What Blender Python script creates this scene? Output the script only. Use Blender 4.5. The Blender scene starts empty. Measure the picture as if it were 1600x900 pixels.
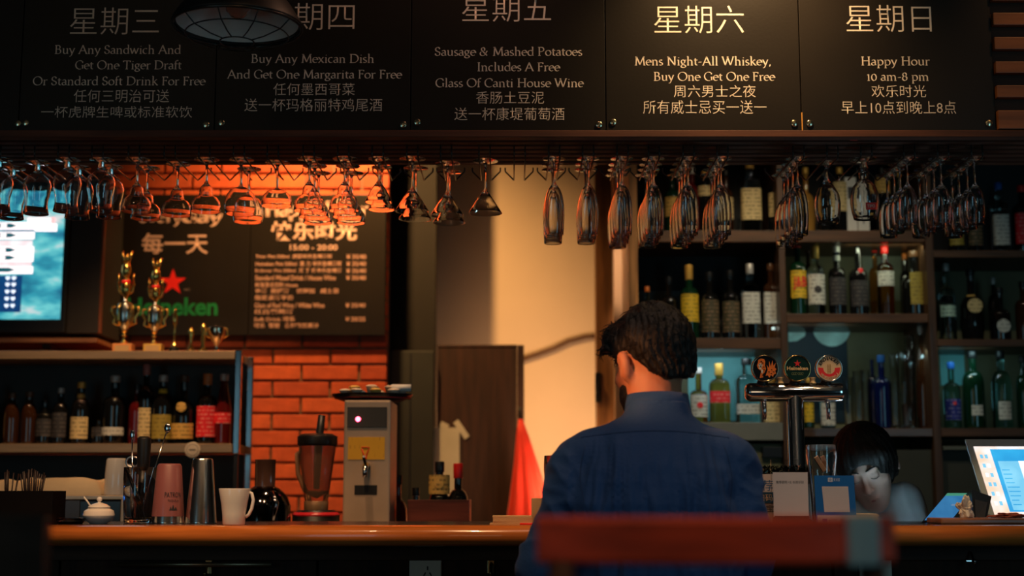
import bpy, bmesh, math, random
import numpy as np
from math import pi, sin, cos, radians as R, sqrt
from mathutils import Vector, Matrix, noise
random.seed(7)
SC = bpy.context.scene
COL = SC.collection
FPX, PITCH, ZC = 2222.0, math.atan(.144), 1.174
# ---------------------------------------------------------------- camera
cam = bpy.data.objects.new('camera', bpy.data.cameras.new('camera'))
COL.objects.link(cam)
cam.location = (0, 0, ZC)
cam.rotation_euler = (pi/2 + PITCH, 0, 0)
cam.data.sensor_width = 36
cam.data.lens = 36*FPX/1600
cam.data.clip_start = .02
cam.data.dof.use_dof = True
cam.data.dof.focus_distance = 3.5
cam.data.dof.aperture_fstop = 2.1
cam.data.dof.aperture_blades = 7
SC.camera = cam
# ---------------------------------------------------------------- world, view
wd = bpy.data.worlds.new('world'); SC.world = wd; wd.use_nodes = True
wd.node_tree.nodes['Background'].inputs[0].default_value = (.05, .12, .14, 1)
wd.node_tree.nodes['Background'].inputs[1].default_value = .03
SC.view_settings.view_transform = 'Standard'
SC.view_settings.look = 'None'
SC.view_settings.gamma = 1
SC.view_settings.use_curve_mapping = False
SC.view_settings.exposure = 0.35
SC.cycles.use_denoising = True
SC.cycles.max_bounces = 24
SC.cycles.transmission_bounces = 24
SC.cycles.transparent_max_bounces = 12
SC.cycles.glossy_bounces = 5
SC.cycles.diffuse_bounces = 3
SC.cycles.sample_clamp_indirect = 6
SC.cycles.caustics_reflective = False
SC.cycles.caustics_refractive = False

def W(px, py, Y):
    """point of the place at distance Y seen at pixel (px,py) of 1600x900"""
    v = (450-py)/FPX
    t = Y/(cos(PITCH) - v*sin(PITCH))
    return Vector((t*(px-800)/FPX, Y, ZC + t*(sin(PITCH)+v*cos(PITCH))))
def Zp(py, Y): return W(800, py, Y).z
def Xp(px, Y, py=600): return W(px, py, Y).x

# ---------------------------------------------------------------- lights
def area(name, loc, target, size, power, col, sy=None):
    d = bpy.data.lights.new(name, 'AREA'); d.energy = power; d.color = col
    d.shape = 'RECTANGLE'; d.size = size; d.size_y = sy or size
    o = bpy.data.objects.new(name, d); COL.objects.link(o); o.location = loc
    o.rotation_euler = (Vector(target)-Vector(loc)).to_track_quat('-Z', 'Y').to_euler(); return o
def point(name, loc, power, col, r=.03):
    d = bpy.data.lights.new(name, 'POINT'); d.energy = power; d.color = col; d.shadow_soft_size = r
    o = bpy.data.objects.new(name, d); COL.objects.link(o); o.location = loc; return o
def spot(name, loc, target, power, col, ang, blend=.6, r=.03):
    d = bpy.data.lights.new(name, 'SPOT'); d.energy = power; d.color = col; d.shadow_soft_size = r
    d.spot_size = R(ang); d.spot_blend = blend
    o = bpy.data.objects.new(name, d); COL.objects.link(o); o.location = loc
    o.rotation_euler = (Vector(target)-Vector(loc)).to_track_quat('-Z', 'Y').to_euler(); return o
WARM = (1, .56, .25); AMBER = (1, .40, .12); COOL = (.35, .8, 1)
bx = Xp(1175, 3.5, 0)
spot('board_downlight', (bx, 3.30, 2.80), (bx, 3.56, 2.36), 42, (1, .64, .30), 100, 1, .03)
spot('board_downlight', (.15, 3.32, 2.95), (-.35, 3.56, 2.22), 7, (1, .50, .30), 100, 1, .03)
spot('counter_downlight', (-.45, 2.25, 2.8), (-.45, 3.4, 1.1), 66, (1, .56, .26), 46, .8, .03)
spot('counter_downlight', (-1.15, 2.35, 2.8), (-1.1, 3.5, 1.12), 52, (1, .58, .30), 50, .8, .03)
spot('counter_downlight', (.9, 2.7, 2.85), (.75, 3.3, 1.1), 13, (1, .6, .32), 50, .8, .03)
spot('sign_fill_spot', (.75, 1.7, 2.85), (.83, 3.4, 1.25), 26, (1, .80, .66), 17, .7, .03)  # added spot that brightens the payment signs from the camera side
spot('nape_fill_spot', (-.05, 2.45, 2.95), (.29, 2.95, 1.34), 16, (1, .66, .50), 30, .9, .02)  # extra spot put in to light the nape and shirt back
spot('neck_fill_spot', (-.75, 2.35, 1.95), (.285, 2.97, 1.40), 55, (1, .36, .12), 9, .5, .03)  # added narrow spot that only warms the neck and ear
spot('chair_fill_spot', (.15, .95, 2.9), (.16, 1.38, 1.05), 24, (1, .5, .25), 16, .9, .03)  # added spot that brightens the near chair rail, no table below it
spot('slat_fill_spot', (1.62, 3.1, 2.95), (1.5, 3.54, 2.3), 5, (1, .5, .2), 60, .8, .02)  # spot added just to warm the slat screen
spot('brick_downlight', (-.62, 5.15, 2.98), (-.66, 5.60, 2.42), 130, (1, .54, .19), 110, .9, .03)
spot('brick_downlight', (-.55, 4.4, 2.8), (-.68, 5.6, 1.35), 8, (1, .36, .12), 42, .8, .03)
spot('shelf_downlight', (-1.15, 4.1, 2.85), (-1.25, 4.9, 1.4), 75, (1, .60, .30), 60, .8, .03)
spot('bench_downlight', (-.55, 3.9, 2.7), (-.55, 4.35, 1.1), 42, (1, .6, .32), 45, .8, .03)
spot('bottle_downlight', (.75, 4.15, 2.75), (.85, 5.1, 1.5), 20, (1, .78, .50), 70, .9, .015)
spot('bottle_downlight', (1.25, 3.95, 2.8), (1.2, 5.1, 1.5), 12, (.95, .88, .65), 70, .9, .015)
spot('trim_fill_spot', (.10, 4.55, 2.75), (Xp(973, 5.42, 350), 5.42, 2.0), 55, (1, .62, .36), 13, .8, .02)  # spot added to bring out the cream trim
for gx, gy in ((-1.9, 1.0), (-.7, .4), (.5, .9), (1.5, .3), (1.1, 2.1), (2.1, 1.5), (-1.3, 2.0)): point('assumed_bulb', (gx, gy, 2.9), .55, (1, .72, .42), .011)  # assumed bulbs out of view, point lights that give warm glints in the glasses
spot('passage_uplight', (Xp(905, 5.75, 690), 5.60, 1.15), (Xp(890, 6.5, 600), 6.5, 1.22), 44, (1, .58, .32), 125, 1, .2)
for qx, qy, qp, qc in ((1115, 552, .16, (.72, .93, 1)), (1275, 511, .11, (.7, .95, .9)), (1490, 548, .10, (.5, .9, .95)), (1395, 385, .10, (.8, .9, .6))): area('bay_fill_panel', (Xp(qx, 5.08), 5.085, Zp(qy, 5.085)), (Xp(qx, 5.08), 5.385, Zp(qy, 5.085)-.24), .28, qp*1.6, qc, .012)  # added unseen panels that brighten the back panes and bottles
area('cool_fill_panel_left', (-2.4, -.2, 1.35), (-.5, 3.5, 2.1), .8, 3.6, COOL, 1.6)  # added cool panel beside the camera for assumed daylight; the room has no window
area('cool_fill_panel_right', (2.5, .2, 1.5), (.9, 4.0, 1.9), .8, 6, COOL, 1.6)  # second added cool panel for teal glints on the glasses, no window built here
area('warm_fill_panel', (-1.3, -2.6, 1.5), (-.6, 3.0, 1.3), .9, 3.2, (1, .72, .45), 1.7)  # added warm panel for stripes in the steel, stands for no door

# ---------------------------------------------------------------- materials
MC = {}
def M(name, col, rough=.5, metal=0, emit=None, es=0, trans=0, ior=1.45, bump=0, bs=60, var=.12, coat=0, vs=8, stretch=None, alpha=1, spec=.5, sheen=0):
    if name in MC: return MC[name]
    m = bpy.data.materials.new(name); m.use_nodes = True; MC[name] = m
    nt = m.node_tree; p = nt.nodes['Principled BSDF']; L = nt.links.new
    p.inputs['Base Color'].default_value = (*col, 1)
    p.inputs['Roughness'].default_value = rough
    p.inputs['Metallic'].default_value = metal
    p.inputs['Transmission Weight'].default_value = trans
    p.inputs['IOR'].default_value = ior
    p.inputs['Coat Weight'].default_value = coat
    p.inputs['Alpha'].default_value = alpha
    p.inputs['Specular IOR Level'].default_value = spec
    p.inputs['Sheen Weight'].default_value = sheen
    if emit:
        p.inputs['Emission Color'].default_value = (*emit, 1); p.inputs['Emission Strength'].default_value = es
    if var or bump:
        tc = nt.nodes.new('ShaderNodeTexCoord'); mp = nt.nodes.new('ShaderNodeMapping')
        L(tc.outputs['Object'], mp.inputs['Vector'])
        mp.inputs['Scale'].default_value = stretch or (1, 1, 1)
    if var and not trans:
        n = nt.nodes.new('ShaderNodeTexNoise'); n.inputs['Scale'].default_value = vs; n.inputs['Detail'].default_value = 5
        L(mp.outputs[0], n.inputs['Vector'])
        mr = nt.nodes.new('ShaderNodeMapRange'); mr.inputs[1].default_value = .3; mr.inputs[2].default_value = .7
        mr.inputs[3].default_value = 1-var; mr.inputs[4].default_value = 1+var
        L(n.outputs['Fac'], mr.inputs[0])
        mx = nt.nodes.new('ShaderNodeVectorMath'); mx.operation = 'SCALE'; mx.inputs[0].default_value = col
        L(mr.outputs[0], mx.inputs['Scale']); L(mx.outputs[0], p.inputs['Base Color'])
    if bump:
        n2 = nt.nodes.new('ShaderNodeTexNoise'); n2.inputs['Scale'].default_value = bs; n2.inputs['Detail'].default_value = 4
        L(mp.outputs[0], n2.inputs['Vector'])
        b = nt.nodes.new('ShaderNodeBump'); b.inputs['Strength'].default_value = min(1, bump); b.inputs['Distance'].default_value = .004
        L(n2.outputs['Fac'], b.inputs['Height']); L(b.outputs[0], p.inputs['Normal'])
    return m
def wood(name, col, rough=.35, dirn='x', coat=.2, var=.45):
    st = {'x': (1.2, 14, 14), 'z': (14, 14, 1.2), 'y': (14, 1.2, 14)}[dirn]
    return M(name, col, rough, bump=.12, bs=5, var=var, vs=3.5, stretch=st, coat=coat)
GLASS = M('clear_glass', (1, 1, 1), .0, trans=1, ior=1.5, var=0)
ACRYL = M('clear_acrylic', (.93, .97, 1), .02, trans=1, ior=1.35, var=0)
STEEL = M('brushed_steel', (.62, .58, .54), .28, 1, bump=.05, bs=30, stretch=(1, 1, 20))
CHROME = M('chrome', (.80, .80, .82), .10, 1, var=0)
DWIRE = M('dark_wire', (.06, .055, .05), .3, .8)
BLACKB = M('black_board', (.014, .010, .007), .42, var=.2, vs=3, bump=.05, bs=120, spec=.3)
CREAM = M('cream_print', (.88, .72, .58), .6, var=.08, vs=30)
PLAST = M('black_plastic', (.010, .009, .009), .42, var=.2)
CERAM = M('white_ceramic', (.80, .74, .66), .12, coat=.6, var=.03)
DARKW = wood('dark_wood', (.045, .016, .007), .7, coat=0)
SLATW = wood('slat_wood', (.085, .024, .010), .7, coat=0)
COUNTW = wood('counter_wood', (.52, .15, .030), .22, coat=.6, var=.3)
SHELFW = wood('shelf_wood', (.095, .040, .016), .5)
SHELFV = wood('shelf_wood_upright', (.075, .032, .013), .5, 'z')
PAPER = M('white_paper', (.78, .74, .68), .8, var=.04)
INK = M('dark_ink', (.03, .03, .035), .6)
GOLD = M('gold_metal', (.95, .62, .16), .17, 1, var=.1)
BRASS = M('brass_screw', (.75, .66, .45), .2, 1)
# ---------------------------------------------------------------- mesh helpers
def BM(): return bmesh.new()
def box(bm, a, b, bev=0):
    x0, y0, z0 = a; x1, y1, z1 = b
    if x0 > x1: x0, x1 = x1, x0
    if y0 > y1: y0, y1 = y1, y0
    if z0 > z1: z0, z1 = z1, z0
    vs = [bm.verts.new(p) for p in ((x0,y0,z0),(x1,y0,z0),(x1,y1,z0),(x0,y1,z0),(x0,y0,z1),(x1,y0,z1),(x1,y1,z1),(x0,y1,z1))]
    fs = [bm.faces.new([vs[i] for i in q]) for q in ((3,2,1,0),(4,5,6,7),(0,1,5,4),(1,2,6,5),(2,3,7,6),(3,0,4,7))]
    if bev:
        es = list({e for f in fs for e in f.edges})
        bmesh.ops.bevel(bm, geom=es, offset=bev, segments=2, affect='EDGES', profile=.6)
    return bm
def lathe(bm, prof, seg=28, c=(0, 0, 0), sq=0, sx=1, sy=1, flip=False):
    out = []; P_ = [Vector(q) for q in prof]
    for i, q in enumerate(P_):
        if 0 < i < len(P_)-1:
            u, w = P_[i-1]-q, P_[i+1]-q
            if u.length > 1e-5 and w.length > 1e-5 and u.angle(w) < R(140):
                ea, eb = min(.0008, u.length*.25), min(.0008, w.length*.25)
                out += [tuple(q+u.normalized()*ea), tuple(q+(u.normalized()*ea+w.normalized()*eb)*.3), tuple(q+w.normalized()*eb)]; continue
        out.append(tuple(q))
    rings = []
    for r, z in out:
        if r < 1e-5:
            rings.append([bm.verts.new((c[0], c[1], c[2]+z))]); continue
        ring = []
        for i in range(seg):
            a = 2*pi*(i+.5)/seg; ca, sa = cos(a), sin(a); k = 1
            if sq: k = 1/((abs(ca)**sq+abs(sa)**sq)**(1/sq))
            ring.append(bm.verts.new((c[0]+r*ca*k*sx, c[1]+r*sa*k*sy, c[2]+z)))
        rings.append(ring)
    for A, B in zip(rings, rings[1:]):
        if len(A) == 1 and len(B) == 1: continue
        for i in range(seg):
            j = (i+1) % seg
            if len(A) == 1: q = [A[0], B[j], B[i]]
            elif len(B) == 1: q = [A[i], A[j], B[0]]
            else: q = [A[i], A[j], B[j], B[i]]
            f = bm.faces.new(q); f.smooth = True
    return bm
def tube(bm, pts, r, seg=8, cap=True, closed=False):
    pts = [Vector(p) for p in pts]; n = len(pts)
    rs = r if isinstance(r, (list, tuple)) else [r]*n
    up = Vector((0, 0, 1)); rings = []; prev = None
    for i, p in enumerate(pts):
        if closed: t = pts[(i+1) % n]-pts[i-1]
        else: t = pts[min(i+1, n-1)]-pts[max(i-1, 0)]
        t.normalize()
        if prev is None:
            a = t.cross(up)
            if a.length < .1: a = t.cross(Vector((1, 0, 0)))
        else:
            a = prev - t*prev.dot(t)
            if a.length < 1e-4: a = t.cross(up)
        a.normalize(); prev = a; b = t.cross(a)
        rings.append([bm.verts.new(p+(a*cos(2*pi*k/seg)+b*sin(2*pi*k/seg))*rs[i]) for k in range(seg)])
    pr = list(zip(rings, rings[1:]))
    if closed: pr.append((rings[-1], rings[0]))
    for A, B in pr:
        for k in range(seg):
            f = bm.faces.new([A[k], A[(k+1) % seg], B[(k+1) % seg], B[k]]); f.smooth = True
    if cap and not closed:
        bm.faces.new(rings[0][::-1]); bm.faces.new(rings[-1])
    return bm
def slab(bm, c, th):
    """c: four corners in order, extruded th along the back normal"""
    c = [Vector(p) for p in c]; n = (c[1]-c[0]).cross(c[3]-c[0]).normalized()
    a = [bm.verts.new(p) for p in c]; b = [bm.verts.new(p-n*th) for p in c]
    bm.faces.new(a); bm.faces.new(b[::-1])
    for i in range(4):
        j = (i+1) % 4; bm.faces.new([a[j], a[i], b[i], b[j]])
    return bm
def obj(name, bm, mat, parent=None, label=None, smooth=None):
    if isinstance(bm, bpy.types.Mesh): me = bm
    else:
        me = bpy.data.meshes.new(name); bmesh.ops.recalc_face_normals(bm, faces=bm.faces) if smooth != 'keep' else None
        bm.to_mesh(me); bm.free()
    if mat and not me.materials: me.materials.append(mat)
    o = bpy.data.objects.new(name, me); COL.objects.link(o)
    if parent: o.parent = parent
    if label: o['label'] = label
    if smooth is True:
        for p in me.polygons: p.use_smooth = True
    return o
def tag(o, label, cat, group=None):
    o['label'] = label; o['category'] = cat
    if group: o['group'] = group
    return o
def thing(name, label, cat, loc=(0, 0, 0), group=None, rz=0):
    o = bpy.data.objects.new(name, None); COL.objects.link(o); o.empty_display_size = .05
    o.location = loc; o.rotation_euler = (0, 0, rz); return tag(o, label, cat, group)
def struct(name, bm, mat, parent=None, label=None):
    o = obj(name, bm, mat, parent, label)
    if not parent: o['kind'] = 'structure'
    return o
def kids(o): return [c for c in bpy.data.objects if c.parent == o]
def dup(root, ch, loc, label, rz=0):
    r = root.copy(); COL.objects.link(r); r.location = loc; r['label'] = label; r.rotation_euler = (0, 0, rz)
    for c in ch:
        d = c.copy(); COL.objects.link(d); d.parent = r
    return r
def boxo(name, a, b, mat, parent=None, bev=0, label=None):
    return obj(name, box(BM(), a, b, bev), mat, parent, label)

# ---------------------------------------------------------------- lettering
PENDING = []
class Arc:
    def __init__(s, r, a): s.r, s.a = r, a
    def __matmul__(s, v): return Vector((s.r*sin(s.a+v.x), -s.r*cos(s.a+v.x), v.z))
class Place:
    def __init__(s, r, o): s.r, s.o = r, o
    def __matmul__(s, v): return s.r @ v + s.o
def cjk(s, x0, x1, z0, z1, Y, mat, parent, name='lettering', off=0., rot=None):
    """text of the built-in font, fitted to the rectangle x0..x1, z0..z1 on the plane Y"""
    cu = bpy.data.curves.new('t', 'FONT'); cu.body = s; cu.size = 1; cu.offset = off; cu.resolution_u = 3
    o = bpy.data.objects.new('t', cu); COL.objects.link(o)
    PENDING.append((o, name, x0, x1, z0, z1, Y, mat, parent, rot))
def flush_text():
    bpy.context.view_layer.update()
    dg = bpy.context.evaluated_depsgraph_get()
    for o, name, x0, x1, z0, z1, Y, mat, parent, rot in PENDING:
        me = bpy.data.meshes.new_from_object(o.evaluated_get(dg)); me.materials.clear()
        n = len(me.vertices)
        if n:
            co = np.empty(n*3); me.vertices.foreach_get('co', co); co = co.reshape(-1, 3)
            mn, mx = co.min(0), co.max(0); w = mx-mn
            a = np.zeros_like(co)
            a[:, 0] = x0+(co[:, 0]-mn[0])/max(w[0], 1e-6)*(x1-x0)
            a[:, 2] = z0+(co[:, 1]-mn[1])/max(w[1], 1e-6)*(z1-z0)
            a[:, 1] = Y
            if rot is not None: a = np.array([rot @ Vector(v) for v in a])
            me.vertices.foreach_set('co', a.reshape(-1)); me.update()
            me.name = name; obj(name, me, mat, parent)
        cu = o.data; bpy.data.objects.remove(o); bpy.data.curves.remove(cu)
G = {
'A':(.66,'l .06 0 .33 .68;l .31 .68 .6 0;l .16 .23 .49 .23;s .06 0 .07;s .6 0 .07'),
'B':(.56,'l .13 0 .13 .66;l .04 .66 .26 .66;a .26 .51 .15 .15 90 -90;l .13 .36 .28 .36;a .28 .18 .19 .18 90 -90;l .04 0 .28 0'),
'C':(.62,'a .37 .33 .31 .34 55 305;l .57 .6 .57 .48'),
'D':(.72,'l .13 0 .13 .66;l .04 .66 .31 .66;a .31 .33 .34 .33 90 -90;l .04 0 .31 0'),
'F':(.48,'l .13 0 .13 .66;l .04 .65 .42 .65;l .42 .66 .42 .56;l .13 .36 .34 .36;l .34 .41 .34 .3;s .13 0 .08'),
'G':(.68,'a .37 .33 .31 .34 55 290;l .57 .6 .57 .49;l .58 .03 .58 .27;s .58 .28 .07'),
'H':(.72,'l .14 0 .14 .66;l .58 0 .58 .66;l .14 .35 .58 .35;s .14 0 .09;s .14 .66 .09;s .58 0 .09;s .58 .66 .09'),
'I':(.3,'l .15 0 .15 .66;s .15 0 .09;s .15 .66 .09'),
'M':(.84,'l .13 0 .17 .66;l .17 .66 .42 .05;l .42 .05 .67 .66;l .67 .66 .73 0;s .12 0 .08;s .73 0 .08;s .14 .66 .06;s .71 .66 .06'),
'N':(.74,'l .14 0 .14 .66;l .13 .66 .6 0;l .6 0 .6 .66;s .14 0 .08;s .1 .66 .06;s .6 .66 .08'),
'O':(.74,'a .37 .33 .32 .34 0 360'),
'P':(.54,'l .13 0 .13 .66;l .04 .66 .27 .66;a .27 .49 .18 .17 90 -90;l .13 .32 .27 .32;s .13 0 .09'),
'S':(.47,'a .23 .49 .15 .17 40 225;l .13 .37 .34 .27;a .22 .16 .17 .16 50 -140;l .36 .62 .36 .52;l .07 .17 .07 .05'),
'T':(.62,'l .31 0 .31 .66;l .05 .65 .57 .65;l .05 .66 .05 .55;l .57 .66 .57 .55;s .31 0 .09'),
'W':(.92,'l .07 .66 .26 0;l .26 0 .45 .6;l .43 .64 .64 0;l .64 0 .85 .66;s .07 .66 .07;s .44 .66 .06;s .85 .66 .07'),
'a':(.41,'a .19 .29 .12 .13 150 0;l .31 .3 .31 .05;l .31 .05 .38 .02;a .18 .11 .13 .11 60 330'),
'b':(.5,'l .11 .7 .11 .03;a .26 .21 .17 .21 160 -160;l .03 .69 .11 .7'),
'c':(.4,'a .23 .21 .18 .21 55 305'),
'd':(.51,'l .4 .7 .4 0;a .24 .21 .18 .21 20 340;l .32 .69 .4 .7;l .4 0 .48 .02'),
'e':(.42,'a .22 .21 .18 .21 0 310;l .05 .22 .39 .26'),
'f':(.29,'l .13 0 .13 .52;a .24 .53 .11 .16 180 50;l .03 .41 .27 .41;s .13 0 .08'),
'g':(.45,'a .2 .28 .13 .14 0 360;l .3 .38 .43 .41;l .12 .16 .12 .05 .33 .03;a .22 -.09 .17 .1 60 -240'),
'h':(.53,'l .12 0 .12 .7;a .26 .26 .14 .15 160 0;l .4 .28 .4 0;s .12 0 .08;s .4 0 .08;l .04 .69 .12 .7'),
'i':(.26,'l .13 0 .13 .42;s .13 0 .08;l .05 .4 .13 .42;l .12 .57 .14 .6 .155 .57'),
'k':(.5,'l .12 0 .12 .7;l .12 .19 .35 .42;l .19 .26 .42 0;s .12 0 .08;s .43 0 .06;s .36 .42 .06;l .04 .69 .12 .7'),
'l':(.26,'l .13 0 .13 .7;s .13 0 .08;l .05 .69 .13 .7'),
'm':(.8,'l .12 0 .12 .41;a .25 .26 .13 .15 160 0;l .38 .28 .38 0;a .52 .26 .14 .15 160 0;l .66 .28 .66 0;s .12 0 .08;s .38 0 .07;s .66 0 .08;l .04 .4 .12 .42'),
'n':(.53,'l .12 0 .12 .41;a .26 .26 .14 .15 160 0;l .4 .28 .4 0;s .12 0 .08;s .4 0 .08;l .04 .4 .12 .42'),
'o':(.47,'a .235 .21 .19 .21 0 360'),
'p':(.51,'l .12 -.22 .12 .41;a .27 .21 .18 .21 160 -160;s .12 -.22 .08;l .04 .4 .12 .42'),
'r':(.36,'l .12 0 .12 .41;a .27 .27 .14 .14 160 60;s .12 0 .08;l .04 .4 .12 .42'),
's':(.34,'a .17 .31 .1 .11 40 225;l .1 .24 .24 .17;a .16 .1 .12 .1 50 -140'),
't':(.31,'l .13 .53 .13 .12;a .24 .12 .11 .11 180 290;l .03 .41 .28 .41'),
'u':(.52,'l .12 .42 .12 .14;a .25 .14 .13 .14 180 330;l .4 .42 .4 0;l .04 .41 .12 .42;l .32 .41 .4 .42;l .4 0 .48 .02'),
'w':(.68,'l .05 .42 .19 0;l .19 0 .33 .38;l .32 .4 .47 0;l .47 0 .62 .42;s .05 .42 .06;s .33 .42 .05;s .62 .42 .05'),
'x':(.46,'l .06 .42 .38 0;l .07 0 .37 .42;s .06 .42 .06;s .37 .42 .05;s .07 0 .05;s .39 0 .06'),
'y':(.46,'l .06 .42 .24 .02;l .4 .42 .2 -.1 .14 -.2 .05 -.21;s .06 .42 .06;s .4 .42 .05'),
'v':(.46,'l .06 .42 .23 0;l .23 0 .4 .42;s .06 .42 .06;s .4 .42 .05'),
'1':(.36,'l .2 0 .2 .5;l .09 .43 .2 .5;s .2 0 .09'),
'0':(.46,'a .23 .25 .17 .26 0 360'),
'8':(.46,'a .23 .47 .13 .14 0 360;a .23 .17 .16 .17 0 360'),
'5':(.42,'l .13 .6 .36 .6;l .13 .6 .11 .35;a .2 .19 .17 .19 110 -130'),
'2':(.44,'a .2 .45 .14 .15 160 -20;l .33 .4 .07 .02;l .07 .02 .38 .02'),
':':(.2,'l .09 .38 .11 .41 .12 .38;l .09 .03 .11 .06 .12 .03'),
'-':(.32,'l .05 .23 .27 .25'),
',':(.2,'l .1 .05 .12 .0 .06 -.1'),
'&':(.7,'a .27 .5 .12 .14 -60 240;l .17 .42 .56 0;a .24 .16 .18 .17 120 330;l .4 .06 .55 .34;s .55 .35 .06'),
' ':(.25,'')}
def serif(bm, s, x0, x1, zb, size, Y, wt=1.0):
    """pen-drawn serif lettering: from x0 to x1, baseline zb, em size"""
    tot = sum(G[c][0] for c in s); k = (x1-x0)/tot; x = 0
    def pen(pts):
        P = [Vector((p[0], p[1])) for p in pts]; L = []
        for i, p in enumerate(P):
            t = P[min(i+1, len(P)-1)]-P[max(i-1, 0)]
            if t.length < 1e-6: t = Vector((1, 0))
            t.normalize(); n = Vector((-t.y, t.x))
            w = (.016+.034*abs(sin(math.atan2(t.y, t.x)-R(22)))**1.3)*wt
            L.append((p+n*w, p-n*w))
        prev = None
        for a, b in L:
            va = bm.verts.new((x0+(x+a.x)*k, Y, zb+a.y*size)); vb = bm.verts.new((x0+(x+b.x)*k, Y, zb+b.y*size))
            if prev:
                try: bm.faces.new([prev[0], prev[1], vb, va])
                except ValueError: pass
            prev = (va, vb)
    for c in s:
        adv, src = G[c]
        for st in src.split(';'):
            if not st: continue
            q = st.split(); v = [float(a) for a in q[1:]]
            if q[0] == 'l': pen(list(zip(v[::2], v[1::2])))
            elif q[0] == 's':
                h = v[2] if len(v) > 2 else .08
                pen([(v[0]-h, v[1]), (v[0]+h, v[1])])
            else:
                n = 14
                pen([(v[0]+v[2]*cos(R(v[4]+(v[5]-v[4])*i/n)), v[1]+v[3]*sin(R(v[4]+(v[5]-v[4])*i/n))) for i in range(n+1)])
        x += adv
    return bm

# ---------------------------------------------------------------- implicit surfaces (for bodies)
def surface_nets(fn, lo, hi, h):
    lo = np.array(lo, float); hi = np.array(hi, float)
    n = np.ceil((hi-lo)/h).astype(int)+1
    X, Y, Z = np.meshgrid(*[lo[i]+h*np.arange(n[i]) for i in range(3)], indexing='ij')
    B = 4; nb = (n+B-1)//B                      # coarse blocks first, then only the blocks near the surface
    bc = np.meshgrid(*[lo[i]+h*(np.arange(nb[i])*B+(B-1)/2) for i in range(3)], indexing='ij')
    Dc = fn(*bc); near = np.abs(Dc) < h*B*1.9
    up = lambda a: a.repeat(B, 0).repeat(B, 1).repeat(B, 2)[:n[0], :n[1], :n[2]]
    m = up(near); D = np.where(up(Dc) < 0, -1., 1.); D[m] = fn(X[m], Y[m], Z[m]); S = D < 0
    cnt = np.zeros(n-1, int); acc = np.zeros((*(n-1), 3))
    sl = lambda o: tuple(slice(o[i], n[i]-1+o[i]) for i in range(3))
    for ax in range(3):
        oth = [i for i in range(3) if i != ax]
        for a in (0, 1):
            for b in (0, 1):
                o0 = [0, 0, 0]; o0[oth[0]] = a; o0[oth[1]] = b; o1 = list(o0); o1[ax] = 1
                d0, d1 = D[sl(o0)], D[sl(o1)]; m = (d0 < 0) != (d1 < 0)
                t = np.where(m, d0/np.where(m, d0-d1, 1), 0)
                cnt += m
                for i in range(3):
                    acc[..., i] += np.where(m, (t if i == ax else o0[i]), 0)
    act = cnt > 0; idx = -np.ones(n-1, int); idx[act] = np.arange(act.sum())
    c = np.argwhere(act); V = lo+(c+acc[act]/cnt[act][:, None])*h
    F = []
    for ax in range(3):
        u, v = [(1, 2), (2, 0), (0, 1)][ax]
        s0 = [slice(1, n[i]-1) for i in range(3)]; s0[ax] = slice(0, n[ax]-1)
        s1 = list(s0); s1[ax] = slice(1, n[ax])
        a, b = S[tuple(s0)], S[tuple(s1)]; m = a != b
        p = np.argwhere(m); p[:, u] += 1; p[:, v] += 1
        du = np.zeros(3, int); du[u] = 1; dv = np.zeros(3, int); dv[v] = 1
        q = np.stack([idx[tuple(x.T)] for x in (p-du-dv, p-dv, p, p-du)], 1)
        inv = ~a[m]; q[inv] = q[inv][:, ::-1]; F.append(q)
    F = np.concatenate(F); F = F[(F >= 0).all(1)]
    return V, F
def sdf_mesh(name, fn, lo, hi, h):
    V, F = surface_nets(fn, lo, hi, h)
    me = bpy.data.meshes.new(name); me.from_pydata(V.tolist(), [], F.tolist()); me.update()
    for p in me.polygons: p.use_smooth = True
    return me
def displace(me, fn):
    vs = [(v.co.copy(), v.normal.copy()) for v in me.vertices]
    out = [c for p, n in vs for c in p+n*fn(p)]
    me.vertices.foreach_set('co', out); me.update()
def s_cap(X, Y, Z, a, b, ra, rb):
    a = np.array(a, float); b = np.array(b, float); d = b-a; L2 = (d*d).sum()
    t = np.clip(((X-a[0])*d[0]+(Y-a[1])*d[1]+(Z-a[2])*d[2])/L2, 0, 1)
    return np.sqrt((X-a[0]-t*d[0])**2+(Y-a[1]-t*d[1])**2+(Z-a[2]-t*d[2])**2)-(ra+(rb-ra)*t)
def s_ell(X, Y, Z, c, r):
    q = np.sqrt(((X-c[0])/r[0])**2+((Y-c[1])/r[1])**2+((Z-c[2])/r[2])**2)
    return (q-1)*min(r)
def smin(a, b, k):
    h = np.clip(.5+.5*(b-a)/k, 0, 1); return b+(a-b)*h-k*h*(1-h)
def smax(a, b, k): return -smin(-a, -b, k)
def s_loft(X, Y, Z, rows, p=2.4):
    z = np.array([r[0] for r in rows]); I = lambda j: np.interp(Z, z, [r[j] for r in rows])
    a, b, cx, cy = I(1), I(2), I(3), I(4)
    q = (np.abs((X-cx)/a)**p+np.abs((Y-cy)/b)**p)**(1/p)
    d = (q-1)*np.minimum(a, b)
    return np.maximum(d, np.maximum(rows[0][0]-Z, Z-rows[-1][0]))
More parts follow.
